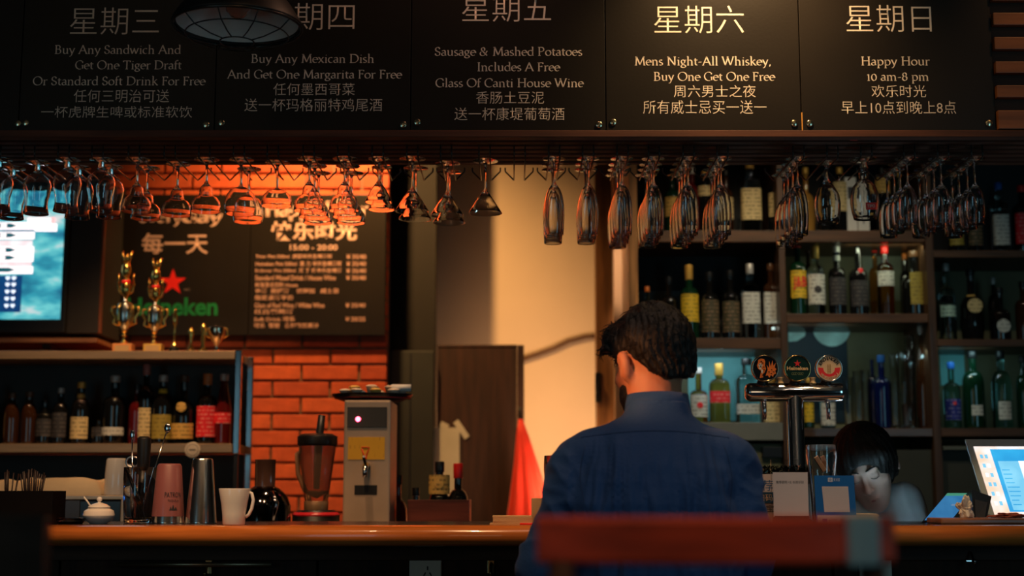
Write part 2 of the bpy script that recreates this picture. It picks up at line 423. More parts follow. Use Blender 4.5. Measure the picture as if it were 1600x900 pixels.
# ================================================================ SETTING
PLASTER = M('warm_plaster', (.70, .54, .38), .9, var=.08, vs=1.5, bump=.1, bs=30)
DARKPL = M('dark_plaster', (.045, .05, .048), .85, var=.15, vs=2)
FLOORM = M('dark_floor', (.04, .03, .025), .5, var=.3)
struct('floor', box(BM(), (-3.2, -3.2, -.1), (3.2, 6.7, 0)), FLOORM)
struct('ceiling', box(BM(), (-3.2, -3.2, 3.1), (3.2, 6.7, 3.2)), DARKPL)
struct('wall_left', box(BM(), (-3.3, -3.2, 0), (-3.2, 6.7, 3.1)), DARKPL)
struct('wall_right', box(BM(), (3.2, -3.2, 0), (3.3, 6.7, 3.1)), DARKPL)
struct('wall_front', box(BM(), (-3.3, -3.3, 0), (3.3, -3.2, 3.1)), DARKPL)
struct('wall_back', box(BM(), (-3.3, 6.5, 0), (3.3, 6.6, 3.1)), PLASTER)
YB = 5.62                                   # face of the brick wall
xbr = Xp(604, YB, 560)
MORT = M('mortar', (.17, .10, .055), .9, var=.2, vs=30, bump=.3, bs=80)
wl = struct('wall_brick', box(BM(), (-3.2, YB+.012, 0), (xbr-.006, YB+.16, 3.1)), MORT)
BRK = [M('red_brick_%d' % i, c, .75, bump=.35, bs=60, var=.16, vs=25) for i, c in enumerate(((.50, .075, .018), (.43, .060, .016), (.56, .092, .022)))]
bw, bh, g = .228, .0645, .010
bmesh_cache = {}
def brick_mesh(w, k):
    key = (round(w, 3), k)
    if key not in bmesh_cache:
        b = box(BM(), (-w/2, 0, -(bh-g)/2), (w/2, .05, (bh-g)/2), .003)
        bmesh.ops.recalc_face_normals(b, faces=b.faces); me = bpy.data.meshes.new('brick'); b.to_mesh(me); b.free(); me.materials.append(BRK[k])
        bmesh_cache[key] = me
    return bmesh_cache[key]
rest = BM(); nb = 0
zz = bh/2; row = 0
while zz < 3.08:
    x = xbr; first = True
    while x > -3.15:
        w = bw-g if not (first and row % 2) else bw/2-g
        x0 = x-w; cx = x-w/2
        near = (x > -1.05 and 1.0 < zz < 1.86) or (x > -1.8 and 2.28 < zz < 2.62)
        if near:
            o = bpy.data.objects.new('brick', brick_mesh(w, random.choice((0, 0, 1, 2)))); COL.objects.link(o); o.parent = wl
            o.location = (cx, YB+random.uniform(-.0015, .0015), zz); nb += 1
        else: box(rest, (x0, YB, zz-(bh-g)/2), (x, YB+.03, zz+(bh-g)/2))
        x = x0-g; first = False
    zz += bh; row += 1
o = obj('brick_course', rest, BRK[0], wl); o['kind'] = 'stuff'
# dark box painted as shade right of the bricks, passage wall and casing
struct('wall_shade', box(BM(), (Xp(607, 5.9), 5.9, 0), (Xp(681, 5.9, 400), 6.0, 3.1)), M('passage_shade_paint', (.010, .007, .004), .8, var=.1))
DOORC = wood('casing_wood', (.30, .13, .045), .45, 'z')
CASE = M('cream_paint', (.72, .50, .32), .6, var=.08, vs=3)
struct('trim_2', box(BM(), (Xp(932, 5.7), 5.7, 0), (Xp(966, 5.7), 5.8, 3.1), .004), DOORC)
struct('trim_3', box(BM(), (Xp(961, 5.42), 5.42, 0), (Xp(984, 5.42), 5.5, 3.1), .004), CASE)
struct('wall_bar', box(BM(), (Xp(984, 5.42), 5.40, 0), (3.2, 5.5, 3.1)), M('olive_wall', (.12, .10, .05), .8, var=.1, vs=2))
lt = thing('door_latch', 'small dark latch plate on the brown door post left of the seated man', 'latch', (Xp(935, 5.68, 600), 5.70, Zp(605, 5.69)))
obj('plate', box(BM(), (-.012, -.008, -.06), (.012, 0, .06), .003), DWIRE, lt); obj('bolt', box(BM(), (-.005, -.022, -.02), (.005, -.006, .02), .002), DWIRE, lt)
# ================================================================ MENU BOARDS
YP = 3.55
xs = [W(p, 205, YP).x for p in (-278, 28, 334.5, 641, 947, 1253, 1557)]
zb0, zt0 = Zp(204, YP), 2.68
panels = [
 (None, None, []),
 ('星期三', (110, 249, 12, 54), [('s', 'Buy Any Sandwich And', 85, 283, 84), ('s', 'Get One Tiger Draft', 117, 284, 108), ('s', 'Or Standard Soft Drink For Free', 51, 321, 133), ('c', '任何三明治可送', 115, 264, 140, 160), ('c', '一杯虎牌生啤或标准软饮', 64, 300, 166, 184)]),
 ('星期四', (410, 554, 5, 47), [('s', 'Buy Any Mexican Dish', 392, 585, 98), ('s', 'And Get One Margarita For Free', 355, 628, 122.5), ('c', '任何墨西哥菜', 427, 554, 130, 149), ('c', '送一杯玛格丽特鸡尾酒', 382, 597, 154, 174)]),
 ('星期五', (722, 861, -8, 34), [('s', 'Sausage & Mashed Potatoes', 679, 910, 87), ('s', 'Includes A Free', 745, 875, 111), ('s', 'Glass Of Canti House Wine', 680, 912, 136), ('c', '香肠土豆泥', 744, 850, 143, 162), ('c', '送一杯康堤葡萄酒', 710, 882, 168, 188)]),
 ('星期六', (1022, 1162, 9, 52), [('s', 'Mens Night-All Whiskey,', 991, 1205, 102), ('s', 'Buy One Get One Free', 1021, 1211, 126), ('c', '周六男士之夜', 1053, 1181, 133, 152), ('c', '所有威士忌买一送一', 1005, 1198, 157, 178)]),
 ('星期日', (1322, 1455, 8, 50), [('s', 'Happy Hour', 1345, 1453, 102), ('s', '10 am-8 pm', 1353, 1452, 126), ('c', '欢乐时光', 1362, 1447, 133, 152), ('c', '早上10点到晚上8点', 1315, 1494, 158, 178)])]
plab = ['black menu panel without lettering at the far left of the row of boards',
 'black menu board headed 星期三 with the sandwich offer, left of the hanging lamp',
 'black menu board headed 星期四 with the Mexican dish offer, partly behind the hanging lamp',
 'black menu board headed 星期五 with the sausage and mashed potatoes offer',
 'black menu board headed 星期六 for mens night whiskey, lit brightest by the lamp above',
 'black menu board headed 星期日 with happy hour times, last on the right']
SCR = [[], [(15+13, 193), (40, 192), (322, 195)], [(346, 192), (630, 195)], [(652, 191), (936, 195)], [(958, 191), (1241, 193)], [(1265, 193), (1545, 193)]]
scr_me = None
for i, (hd, hb, lines) in enumerate(panels):
    t = thing('menu_board', plab[i], 'menu board', (0, YP, 0), 'black menu boards above the bar')
    obj('board_panel', box(BM(), (xs[i]+.0012, 0, zb0), (xs[i+1]-.0012, .012, zt0), .0012), BLACKB, t)
    if hd: cjk(hd, W(hb[0], 30, YP).x, W(hb[1], 30, YP).x, Zp(hb[3], YP), Zp(hb[2], YP), -.0008, CREAM, t, off=-.009)
    for l in lines:
        if l[0] == 's':
            x0, x1, zz = W(l[2], l[4], YP).x, W(l[3], l[4], YP).x, Zp(l[4], YP)
            obj('lettering', serif(BM(), l[1], x0, x1, zz, .0335, -.0008, .92), CREAM, t, smooth='keep')
        else: cjk(l[1], W(l[2], l[5], YP).x, W(l[3], l[5], YP).x, Zp(l[5], YP), Zp(l[4], YP), -.0008, CREAM, t, off=-.008)
    for sx_, sy_ in SCR[i]:
        if scr_me is None:
            b = lathe(BM(), [(0, .005), (.003, .0048), (.0082, .0035), (.0092, .001), (.0092, 0), (0, 0)], 18)
            bmesh.ops.rotate(b, verts=b.verts, matrix=Matrix.Rotation(pi/2, 3, 'X')); so = obj('screw', b, BRASS, t); scr_me = so.data
        else: so = obj('screw', scr_me, None, t)
        p = W(sx_, sy_, YP); so.location = (p.x, 0, p.z)
p = W(1253, 190, YP)
tag(boxo('orange_edge_strip', (p.x-.0012, YP-.0025, Zp(206, YP)), (p.x+.0012, YP-.0004, Zp(176, YP)), M('orange_strip', (.9, .38, .06), .5)), 'thin orange strip at the foot of the joint between the two rightmost menu boards', 'strip')
# beam that carries the boards, right slats
boxo_beam = tag(boxo('board_beam', (xs[0], YP+.013, 2.105), (xs[-1]+.5, YP+.05, 2.72), DARKW), 'long dark beam behind the row of black menu boards', 'beam')
sc = thing('slat_screen', 'screen of orange brown horizontal slats right of the last menu board', 'slat screen', (0, YP-.012, 0))
for a, b in ((-22, 3), (22, 41), (60, 79), (98, 116), (135, 154), (174, 203)):
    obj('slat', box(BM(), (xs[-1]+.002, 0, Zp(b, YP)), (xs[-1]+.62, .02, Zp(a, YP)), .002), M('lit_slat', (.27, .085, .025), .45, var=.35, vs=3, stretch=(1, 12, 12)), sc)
# canopy of slats below the boards
cn = thing('slatted_canopy', 'dark wooden slatted canopy between the menu boards and the hanging glasses', 'canopy', (0, 0, 0))
xl, xr = xs[0], xs[-1]+.62
obj('fascia', box(BM(), (xl, YP-.012, Zp(216, YP)), (xr, YP+.02, Zp(205, YP)), .002), SLATW, cn)
for k in range(7):
    y0 = 3.585+k*.047
    obj('slat', box(BM(), (xl, y0, 2.083), (xr, y0+.03, 2.103), .002), SLATW, cn)
for xc in np.linspace(xl+.1, xr-.1, 7): obj('crossbar', box(BM(), (xc-.015, 3.575, 2.104), (xc+.015, 3.93, 2.124)), DARKW, cn)
for xc in (xl+.1, xr-.1): obj('hanger', box(BM(), (xc-.01, 3.85, 2.124), (xc+.01, 3.87, 3.1)), DARKW, cn)
# ================================================================ GLASS RACK
ZR = Zp(246, 3.66); RR = .0021
rk = thing('glass_rack', 'row of dark bent wire rails hanging under the slatted canopy', 'glass rack', (0, 0, 0))
CH = [-8, 45, 99, 152, 209, 265, 319, 373, 426, 482, 536, 590, 644, 697, 757, 812, 866, 919, 973, 1022, 1076, 1129, 1248, 1301, 1354, 1421, 1474, 1527]
CX = {c: Xp(c, 3.66, 246) for c in CH}
base = None
for c in CH:
    if base is None:
        b = BM()
        for s in (-1, 1):
            h = .0145*s
            tube(b, [(h, 3.66, 2.083), (h, 3.66, ZR+.006), (h, 3.664, ZR), (h, 3.93, ZR-.001), (h*1.1, 3.935, ZR+.001), (h+.024*s, 3.935, ZR+.024), (h+.025*s, 3.935, ZR+.028), (h+.025*s, 3.93, 2.083)], RR, 6)
        base = obj('wire_rail', b, DWIRE, rk); base.location.x = CX[c]; base_me = base.data
    else:
        o = obj('wire_rail', base_me, None, rk); o.location.x = CX[c]
# stemware, drawn hanging: d = distance below the foot
def closed(outer, th=.0015, foot=.032, fd=.0035):
    """outer: (r,d) from the stem down to the rim"""
    pr = [(0, fd), (foot*.6, fd-.0006), (foot, fd-.0022), (foot, 0.0), (foot*.6, -.0015), (.006, -.005)]
    pr += [(r, -d) for r, d in outer]
    inner = [(max(r-th, .0008), -d+0) for r, d in outer if r > .0095][::-1]
    inner = [(inner[0][0], inner[0][1])]+[(r, z-.0) for r, z in inner[1:]]
    last = inner[-1]
    return pr+inner+[(last[0]*.5, last[1]+.002), (0, last[1]+.003)][:2] if False else pr+inner+[(0, last[1]-.001)]
KIND = {
 'champagne_flute': closed([(.0035, .012), (.003, .055), (.005, .066), (.0105, .074), (.017, .084), (.0225, .10), (.0262, .125), (.0268, .15), (.0255, .18), (.0238, .205)], foot=.0305),
 'tulip_glass': closed([(.0032, .012), (.003, .062), (.006, .070), (.0125, .077), (.019, .088), (.0238, .105), (.0255, .125), (.0248, .15), (.0228, .176)], foot=.0305),
 'martini_glass': closed([(.0034, .012), (.003, .072), (.0055, .080), (.0115, .0885), (.022, .104), (.034, .123), (.0455, .1415)], foot=.034),
 'small_martini_glass': closed([(.0034, .012), (.003, .055), (.0055, .062), (.0115, .070), (.022, .086), (.030, .103), (.0365, .117)], foot=.0285),
 'margarita_glass': closed([(.0036, .012), (.003, .055), (.006, .064), (.0105, .069), (.0165, .077), (.0178, .088), (.0190, .096), (.0285, .102), (.0360, .112), (.0390, .126), (.0400, .140)], foot=.033),
 'coupe_glass': closed([(.0036, .012), (.003, .066), (.006, .072), (.0145, .074), (.027, .079), (.0365, .089), (.0405, .102), (.0410, .118)], foot=.033),
 'balloon_glass': closed([(.0036, .012), (.003, .060), (.006, .072), (.0145, .076), (.028, .083), (.0370, .095), (.0415, .110), (.0420, .128), (.0385, .147)], foot=.033),
 'poco_glass': closed([(.008, .009), (.0085, .018), (.0105, .024), (.020, .033), (.0330, .046), (.0375, .062), (.0350, .082), (.0300, .102), (.0295, .118), (.0335, .140)], foot=.032),
 'snifter_glass': closed([(.0036, .010), (.003, .030), (.006, .044), (.0115, .054), (.022, .068), (.0320, .088), (.0355, .112), (.0335, .138), (.0290, .165)], foot=.030),
 'hurricane_glass': closed([(.009, .012), (.0125, .022), (.0150, .034), (.0135, .046), (.0125, .053), (.020, .060), (.0300, .072), (.0370, .093), (.0385, .115), (.0350, .140), (.0300, .160)], foot=.036)}
PRO = {}
for k, pr in KIND.items():
    b = lathe(BM(), pr, 36); bmesh.ops.recalc_face_normals(b, faces=b.faces)
    me = bpy.data.meshes.new(k); b.to_mesh(me); b.free(); me.materials.append(GLASS); PRO[k] = me
ORD = ['first', 'second', 'third', 'fourth', 'fifth', 'sixth', 'seventh', 'eighth', 'ninth', 'tenth']
PL = {'champagne_flute': 'tall narrow champagne flute', 'tulip_glass': 'slender tulip wine glass', 'martini_glass': 'wide conical martini glass', 'small_martini_glass': 'small conical martini glass', 'margarita_glass': 'stepped margarita glass', 'coupe_glass': 'shallow round coupe glass', 'balloon_glass': 'wide balloon cocktail glass', 'poco_glass': 'short-stemmed curved cocktail glass', 'snifter_glass': 'single egg-shaped wine glass', 'hurricane_glass': 'big pear-shaped glass with a bulbous neck'}
ROWS = [(-8, 'poco_glass', [3.70, 3.80]), (45, 'poco_glass', [3.735]), (99, 'poco_glass', [3.70, 3.795]), (152, 'poco_glass', [3.70, 3.785]),
 (209, 'margarita_glass', [3.70, 3.80]), (265, 'margarita_glass', [3.75]), (319, 'margarita_glass', [3.70]), (373, 'balloon_glass', [3.70, 3.81]),
 (426, 'coupe_glass', [3.735]), (482, 'margarita_glass', [3.69, 3.775, 3.86]), (536, 'margarita_glass', [3.69, 3.775, 3.86]),
 (590, 'small_martini_glass', [3.69, 3.79]), (644, 'martini_glass', [3.69, 3.80]), (697, 'martini_glass', [3.745, 3.85]), (757, 'martini_glass', [3.715]),
 (866, 'champagne_flute', [3.69, 3.755, 3.82]), (919, 'champagne_flute', [3.69, 3.755, 3.82]), (973, 'champagne_flute', [3.69, 3.755, 3.82, 3.885]),
 (1022, 'champagne_flute', [3.69, 3.755, 3.82, 3.885]), (1076, 'champagne_flute', [3.69, 3.755, 3.82, 3.885]), (1129, 'champagne_flute', [3.69, 3.755, 3.82, 3.885]),
 (1248, 'champagne_flute', [3.69, 3.755, 3.82, 3.885]), (1301, 'snifter_glass', [3.735]), (1354, 'hurricane_glass', [3.70]),
 (1421, 'tulip_glass', [3.69, 3.755, 3.82, 3.885]), (1474, 'tulip_glass', [3.69, 3.755, 3.82, 3.885]), (1527, 'tulip_glass', [3.69, 3.755, 3.82, 3.885])]
cnt = {}
for c, k, ys in ROWS:
    n = cnt.get(k, 0); cnt[k] = n+1
    tot = sum(1 for r in ROWS if r[1] == k)
    for j, y in enumerate(ys):
        o = bpy.data.objects.new('martini_glass' if k == 'small_martini_glass' else k, PRO[k]); COL.objects.link(o)
        o.location = (CX[c]+random.uniform(-.0015, .0015), y, ZR+RR+.0003); o.rotation_euler = (0, 0, random.uniform(0, 3))
        row = 'hanging' if tot == 1 else 'in the %s such row from left' % ORD[n]
        if len(ys) > 1: row += ', ' + ('frontmost' if j == 0 else 'rearmost' if j == len(ys)-1 else ORD[j]+' from front')
        if tot == 1: row += {'snifter_glass': ' alone on the rail between the flutes and the pear-shaped glass', 'hurricane_glass': ' on the rail beside the tulip glasses', 'coupe_glass': ' alone next to the balloon glasses', 'balloon_glass': ' left of the coupe', 'small_martini_glass': ' right of the margarita glasses'}[k]
        tag(o, PL[k]+' '+row, 'glass', 'glasses hanging upside down from the rack')
# red price tag on the hurricane glass
p = W(1361, 322, 3.655)
tg = thing('price_tag', 'small red tag hanging in front of the pear-shaped glass', 'tag', (p.x, 3.655, p.z))
obj('card', box(BM(), (-.014, -.0012, -.0095), (.014, 0, .0095), .0006), M('red_tag', (.85, .03, .02), .5, var=.1), tg)
obj('cord', tube(BM(), [(0, .0004, .0085), (-.004, .001, .06), (-.008, .003, ZR-p.z)], .0006, 5), DWIRE, tg)
cjk('TIPO', -.010, .010, -.004, .004, -.0016, CREAM, tg)
p = W(1334, 227, 3.60)
tag(boxo('red_clip', (p.x-.009, 3.585, 2.0788), (p.x+.009, 3.60, 2.0828), M('red_tag', (.85, .03, .02))), 'tiny red clip under the slats above the pear-shaped glass', 'clip')
# ================================================================ PENDANT LAMPS
def pendant(loc, label, lit):
    t = thing('pendant_lamp', label, 'lamp', loc)
    r, h = .1475, .13
    out = [(r, 0), (r+.004, .004), (r+.002, .010), (r*.82, .055), (r*.58, .095), (r*.34, .118), (.035, .128), (.03, .17), (.0, .172)]
    prof = out+[(0, .166), (.024, .164), (.03, .122), (r*.33, .113), (r*.57, .090), (r*.80, .051), (r-.006, .008), (r, 0)]
    o = obj('shade', lathe(BM(), prof[:-1]+[(r-.0001, 0.0002)], 56), M('lamp_shade_black', (.010, .009, .009), .5, 0), t)
    obj('shade_lining', lathe(BM(), [(r-.0075, .009), (r*.79, .049), (r*.56, .088), (r*.325, .111), (.029, .119)], 56), M('lamp_enamel', (.85, .80, .72), .38, coat=.3), t, label='pale enamelled lining')
    b = BM()
    for k in range(10):
        a = 2*pi*k/10+.2
        tube(b, [((r-.002)*cos(a), (r-.002)*sin(a), .002), (.80*r*cos(a), .80*r*sin(a), -.020), (.50*r*cos(a), .50*r*sin(a), -.032), (.27*r*cos(a), .27*r*sin(a), -.036)], .0016, 5)
    for rr, z in ((.80, -.020), (.27, -.036)): tube(b, [(rr*r*cos(2*pi*k/40), rr*r*sin(2*pi*k/40), z) for k in range(40)], .0017, 5, closed=True)
    tube(b, [(r*cos(2*pi*k/48), r*sin(2*pi*k/48), 0) for k in range(48)], .0035, 6, closed=True)
    obj('wire_guard', b, DWIRE, t)
    bl = obj('bulb', lathe(BM(), [(0, .02), (.014, .024), (.027, .038), (.030, .055), (.024, .078), (.014, .095), (.013, .118)], 24), GLASS if not lit else M('lit_bulb', (1, .8, .5), emit=(1, .6, .25), es=30, var=0), t)
    obj('socket', lathe(BM(), [(0, .160), (.018, .160), (.018, .112), (0, .112)], 20), PLAST, t)
    obj('cable', tube(BM(), [(0, 0, .17), (0, 0, 3.1-loc[2])], .003, 6), PLAST, t)
    return t
YL = 3.18
c = W(371, 40, YL)
pendant((c.x, YL, c.z-.004), 'unlit black cage pendant lamp hanging in front of the second and third menu boards', False)
# ================================================================ COUNTER
ZT = 1.10; YF = 3.30
ct = thing('bar_counter', 'long wooden bar counter with a rounded orange brown front edge and dark panelled front', 'counter', (0, 0, 0))
x0, x1 = -2.3, 2.6
b = BM(); prof = []
for k in range(13):
    a = -pi/2+pi*k/12; prof.append((YF+.026-.026*cos(a), ZT-.024+.024*sin(a)))
prof = prof+[(YF+.075, ZT), (YF+.075, ZT-.048)]
va = [b.verts.new((x0, y, z)) for y, z in prof]; vb = [b.verts.new((x1, y, z)) for y, z in prof]
for i in range(len(prof)):
    j = (i+1) % len(prof); f = b.faces.new([va[i], va[j], vb[j], vb[i]]); f.smooth = i < 12
b.faces.new(va[::-1]); b.faces.new(vb); obj('edge_rail', b, COUNTW, ct)
obj('worktop', box(BM(), (x0, YF+.0755, ZT-.045), (x1, YF+.48, ZT)), M('dark_counter_top', (.012, .012, .02), .25, var=.2), ct)
FRONTP = wood('front_panel_wood', (.030, .010, .004), .85, 'z', 0)
for k in range(8):
    xa = x0+k*(x1-x0)/8; obj('front_panel', box(BM(), (xa+.003, 3.44, .10), (xa+(x1-x0)/8-.003, 3.46, ZT-.05), .002), FRONTP, ct)
obj('moulding', box(BM(), (x0, 3.425, ZT-.085), (x1, 3.44, ZT-.05), .004), DARKW, ct)
obj('moulding', box(BM(), (x0, 3.425, .96), (x1, 3.44, .975), .003), DARKW, ct)
obj('plinth', box(BM(), (x0, 3.46, 0), (x1, 3.74, ZT-.05)), DARKW, ct)
obj('drawer_pull', tube(BM(), [(W(182, 885, 3.41).x, 3.41, Zp(882, 3.41)), (W(424, 885, 3.41).x, 3.41, Zp(882, 3.41))], .006, 10), M('pull_metal', (.30, .20, .12), .35, .9), ct)
def socket(px, py, lab):
    p = W(px, py, 3.434); t = thing('wall_socket', lab, 'socket', (p.x, 3.44, p.z))
    w = .0385
    obj('plate', box(BM(), (-w, -.008, -.043), (w, 0, .043), .002), M('socket_white', (.66, .60, .50), .4, var=.06), t)
    obj('insert', box(BM(), (-w+.016, -.010, -.040), (w-.002, -.0075, .040), .001), M('socket_white', (.66, .60, .50)), t)
    b = BM()
    for dx, dz, rx in ((-.008, .024, 0), (.008, .024, 0), (0, .002, 0), (-.007, -.012, .5), (.007, -.012, -.5)):
        q = box(BM(), (-.0016, -.0112, -.0045), (.0016, -.0095, .0045)) if dz < .02 else box(BM(), (-.004, -.0112, -.0025), (.004, -.0095, .0025))
        bmesh.ops.rotate(q, verts=q.verts, matrix=Matrix.Rotation(rx, 3, 'Y')); bmesh.ops.translate(q, verts=q.verts, vec=(dx+.005, 0, dz))
        tmp = bpy.data.meshes.new('q'); q.to_mesh(tmp); q.free(); b.from_mesh(tmp)
    obj('pin_holes', b, INK, t)
socket(665, 889, 'pale wall socket on the dark counter front left of the seated man')
socket(1368, 893, 'pale wall socket on the counter front at the right, under the foreground chair')
for px, py, lab in ((325, 885, 'small dark bag hook on the counter front, leftmost'), (767, 884, 'brass bag hook on the counter front beside the left socket'), (1515, 866, 'bright bag hook on the counter front at the far right')):
    p = W(px, py, 3.43); t = thing('bag_hook', lab, 'hook', (p.x, 3.44, p.z))
    mt = M('hook_brass', (.35, .22, .10), .3, 1) if px < 1000 else CHROME
    obj('base_plate', box(BM(), (-.008, -.004, -.018), (.008, 0, .018), .001), mt, t)
    obj('hook_arm', tube(BM(), [(0, -.003, .006), (0, -.02, .004), (0, -.032, -.008), (0, -.034, -.018), (0, -.042, -.022), (0, -.05, -.012)], .0035, 8), mt, t)

# ---------------------------------------------------------------- things on the counter
def on(px, Y, py=816): return (W(px, py, Y).x, Y, ZT)
# cup
t = thing('coffee_cup', 'white flared ceramic cup with handle on the edge of the counter', 'cup', on(366, 3.345, 790))
s = 3.345/FPX; hh = Zp(763, 3.345)-ZT
o = obj('cup_body', lathe(BM(), [(0, 0), (.024, 0), (.026, .003), (.027, hh*.3), (.0305, hh*.6), (.0365, hh*.97), (.0362, hh), (.0340, hh*.985), (.0285, hh*.6), (.025, hh*.3), (.023, .006), (0, .005)], 40), CERAM, t)
obj('handle', tube(BM(), [(.031, 0, hh*.9), (.040, 0, hh*.86), (.044, 0, hh*.68), (.041, 0, hh*.45), (.034, 0, hh*.28), (.027, 0, hh*.22)], [.004]*6, 10), CERAM, t)
# steel shaker and pink shaker
Y = 3.52
def shaker(px, top, wb, wt, lab, band):
    h = Zp(top, Y)-ZT; rb, rt = wb/2*Y/FPX, wt/2*Y/FPX
    t = thing('boston_shaker', lab, 'shaker', on(px, Y), 'cocktail shaker tins standing upside down')
    prof = [(rb-.002, 0), (rb+.0008, .001), (rb, .004), (rt, h-.006), (rt-.002, h-.001), (rt-.006, h), (0, h-.001)]
    obj('tin', lathe(BM(), prof, 48), M('shaker_steel', (.80, .78, .75), .19, 1, var=0), t)
    if band:
        z0, z1 = h*.12, h*.965; f = lambda z: rb+(rt-rb)*z/h+.0009
        obj('sleeve', lathe(BM(), [(f(z0), z0), (f(z1)-.0002, z1), (rt-.003, h+.0008), (rt-.006, h+.0006)], 48), M('dusty_pink', (.25, .085, .085), .42, var=.06, coat=.2), t)
        for tx, z, w, hgt in (('PATRON', h*.44, 1.15, .012), ('TEQUILA', h*.36, .75, .006)):
            rr = f(z)+.0012
            cjk(tx, -w/2, w/2, z, z+hgt, 0, INK, t)
            PENDING[-1] = PENDING[-1][:9]+(Arc(rr, .55),)
        b = BM(); r3 = f(h*.24)+.0008
        for a0, a1, hz in ((.30, .48, .010), (.42, .66, .014), (.60, .82, .009)):
            vs = [b.verts.new((r3*sin(a), -r3*cos(a), z)) for a, z in ((a0, h*.22), (a1, h*.22), ((a0+a1)/2, h*.22+hz))]; b.faces.new(vs)
        obj('printed_mountains', b, INK, t)
    return t
shaker(262, 725, 50, 36, 'dusty pink cocktail shaker tin with dark lettering standing upside down', True)
shaker(314, 716, 48, 32, 'bare shining steel cocktail shaker tin standing upside down beside the pink one', False)
# bar tool jar
t = thing('tool_glass', 'clear tumbler between the sugar bowl and the pink shaker, holding bar tools', 'glass', on(217, 3.56))
h = Zp(730, 3.56)-ZT; r = .041
obj('glass_body', lathe(BM(), [(0, 0), (r*.86, 0), (r*.9, .003), (r, h*.6), (r, h), (r-.0022, h), (r-.0024, h*.6), (r*.86-.001, .012), (0, .011)], 36), GLASS, t)
t0 = on(217, 3.56)
def tool(nm, lab, pts, r, mat, extra=None):
    t = thing(nm, lab, 'bar tool', t0)
    obj('shaft', tube(BM(), pts, r, 8), mat, t); return t
m = tool('muddler', 'thick black muddler standing in the tool glass', [(-.0, .0, .0125), (.004, 0, .07), (.006, 0, .125)], [.009, .010, .011], PLAST)
obj('grip', lathe(BM(), [(.011, .125), (.0155, .135), (.0165, .175), (.017, .208), (.012, .213), (0, .213)], 20, (.006, 0, 0)), PLAST, m)
m = tool('bar_spoon', 'twisted bar spoon leaning right out of the tool glass', [(.0, .018, .0125), (.018, .014, .09), (.058, .008, .222)], .0018, CHROME)
obj('spoon_bowl', lathe(BM(), [(0, -.014), (.007, -.008), (.009, 0), (.006, .009), (0, .013)], 14, (.061, .008, .234), sy=.4), CHROME, m)
m = tool('bar_spoon', 'thin bar spoon standing at the left of the tool glass', [(-.012, -.015, .0125), (-.016, -.014, .09), (-.021, -.012, .205)], .0018, CHROME)
obj('spoon_bowl', lathe(BM(), [(0, -.014), (.005, -.008), (.006, 0), (.004, .009), (0, .013)], 14, (-.021, -.012, .217), sy=.4), CHROME, m)
m = tool('strainer', 'coil cocktail strainer handle in the tool glass', [(-.018, .006, .0125), (-.024, .006, .10), (-.022, .004, .135)], .004, STEEL)
obj('coil_head', tube(BM(), [(-.022+.016*cos(a*2*pi/24), .004, .150+.013*sin(a*2*pi/24)) for a in range(24)], .003, 6, closed=True), STEEL, m)
m = tool('tongs', 'dark tongs leaning left inside the tool glass rim', [(.010, -.016, .0125), (-.006, -.02, .07), (-.030, -.018, .128)], .003, DWIRE)
obj('tongs_arm', tube(BM(), [(.016, -.012, .0125), (.0, -.014, .07), (-.030, -.018, .128)], .003, 6), DWIRE, m)
# sugar bowl
t = thing('sugar_bowl', 'small white lidded sugar bowl with a spoon handle sticking out', 'sugar bowl', on(154, 3.47))
obj('bowl', lathe(BM(), [(0, 0), (.020, 0), (.022, .002), (.033, .010), (.038, .020), (.035, .031), (.024, .038), (0, .038)], 36), CERAM, t)
obj('lid', lathe(BM(), [(.026, .038), (.027, .040), (.019, .046), (.008, .050), (.0035, .051), (.0035, .053), (.0065, .056), (.0065, .061), (.003, .064), (0, .0645)], 32), CERAM, t)
obj('spoon_handle', tube(BM(), [(-.018, 0, .038), (-.028, 0, .052), (-.038, 0, .064)], .0022, 8), CERAM, t)
# ashtray of cut glass
t = tag(obj('glass_ashtray', lathe(BM(), [(0, 0), (.028, 0), (.031, .004), (.034, .014), (.031, .015), (.026, .007), (0, .006)], 12, on(110, 3.44)), GLASS), 'low faceted clear glass ashtray left of the sugar bowl', 'ashtray')
# straw box
bxl = thing('straw_box', 'black box of drinking straws at the left end of the counter', 'straw box', on(40, 3.48))
xa = W(-6, 790, 3.43).x-bxl.location.x; xb = W(82, 790, 3.43).x-bxl.location.x; zt = Zp(767, 3.45)-ZT
b = BM()
for a, c_ in (((xa, -.05, 0), (xb, .05, .004)), ((xa, -.05, .004), (xb, -.046, zt)), ((xa, .046, .004), (xb, .05, zt)), ((xa, -.046, .004), (xa+.004, .046, zt)), ((xb-.004, -.046, .004), (xb, .046, zt)), ((-.028, -.046, .004), (-.025, .046, zt))): box(b, a, c_)
obj('box_body', b, M('box_black', (.006, .005, .005), .9, spec=.1), bxl)
sm = None; SM = M('straw_brown', (.014, .006, .005), .4)
for k in range(26):
    cxp, sp = (-.035, .011) if k < 8 else (.012, .022)
    if k < 8: cxp = -.045
    u, v2 = random.uniform(-1, 1), random.uniform(-1, 1)
    b0 = Vector((bxl.location.x+cxp+u*sp*.6, 3.48+v2*.012, ZT+.0045)); tp = Vector((b0.x+u*sp*.9, b0.y+v2*.02, ZT+.132-.016*abs(u)))
    o = obj('drinking_straw', tube(BM(), [b0, tp], .0017, 6), SM); tag(o, 'dark drinking straw in the %s bundle of the straw box' % ('left' if k < 8 else 'right'), 'straw', 'straws in the straw box, %s bundle' % ('left' if k < 8 else 'right'))
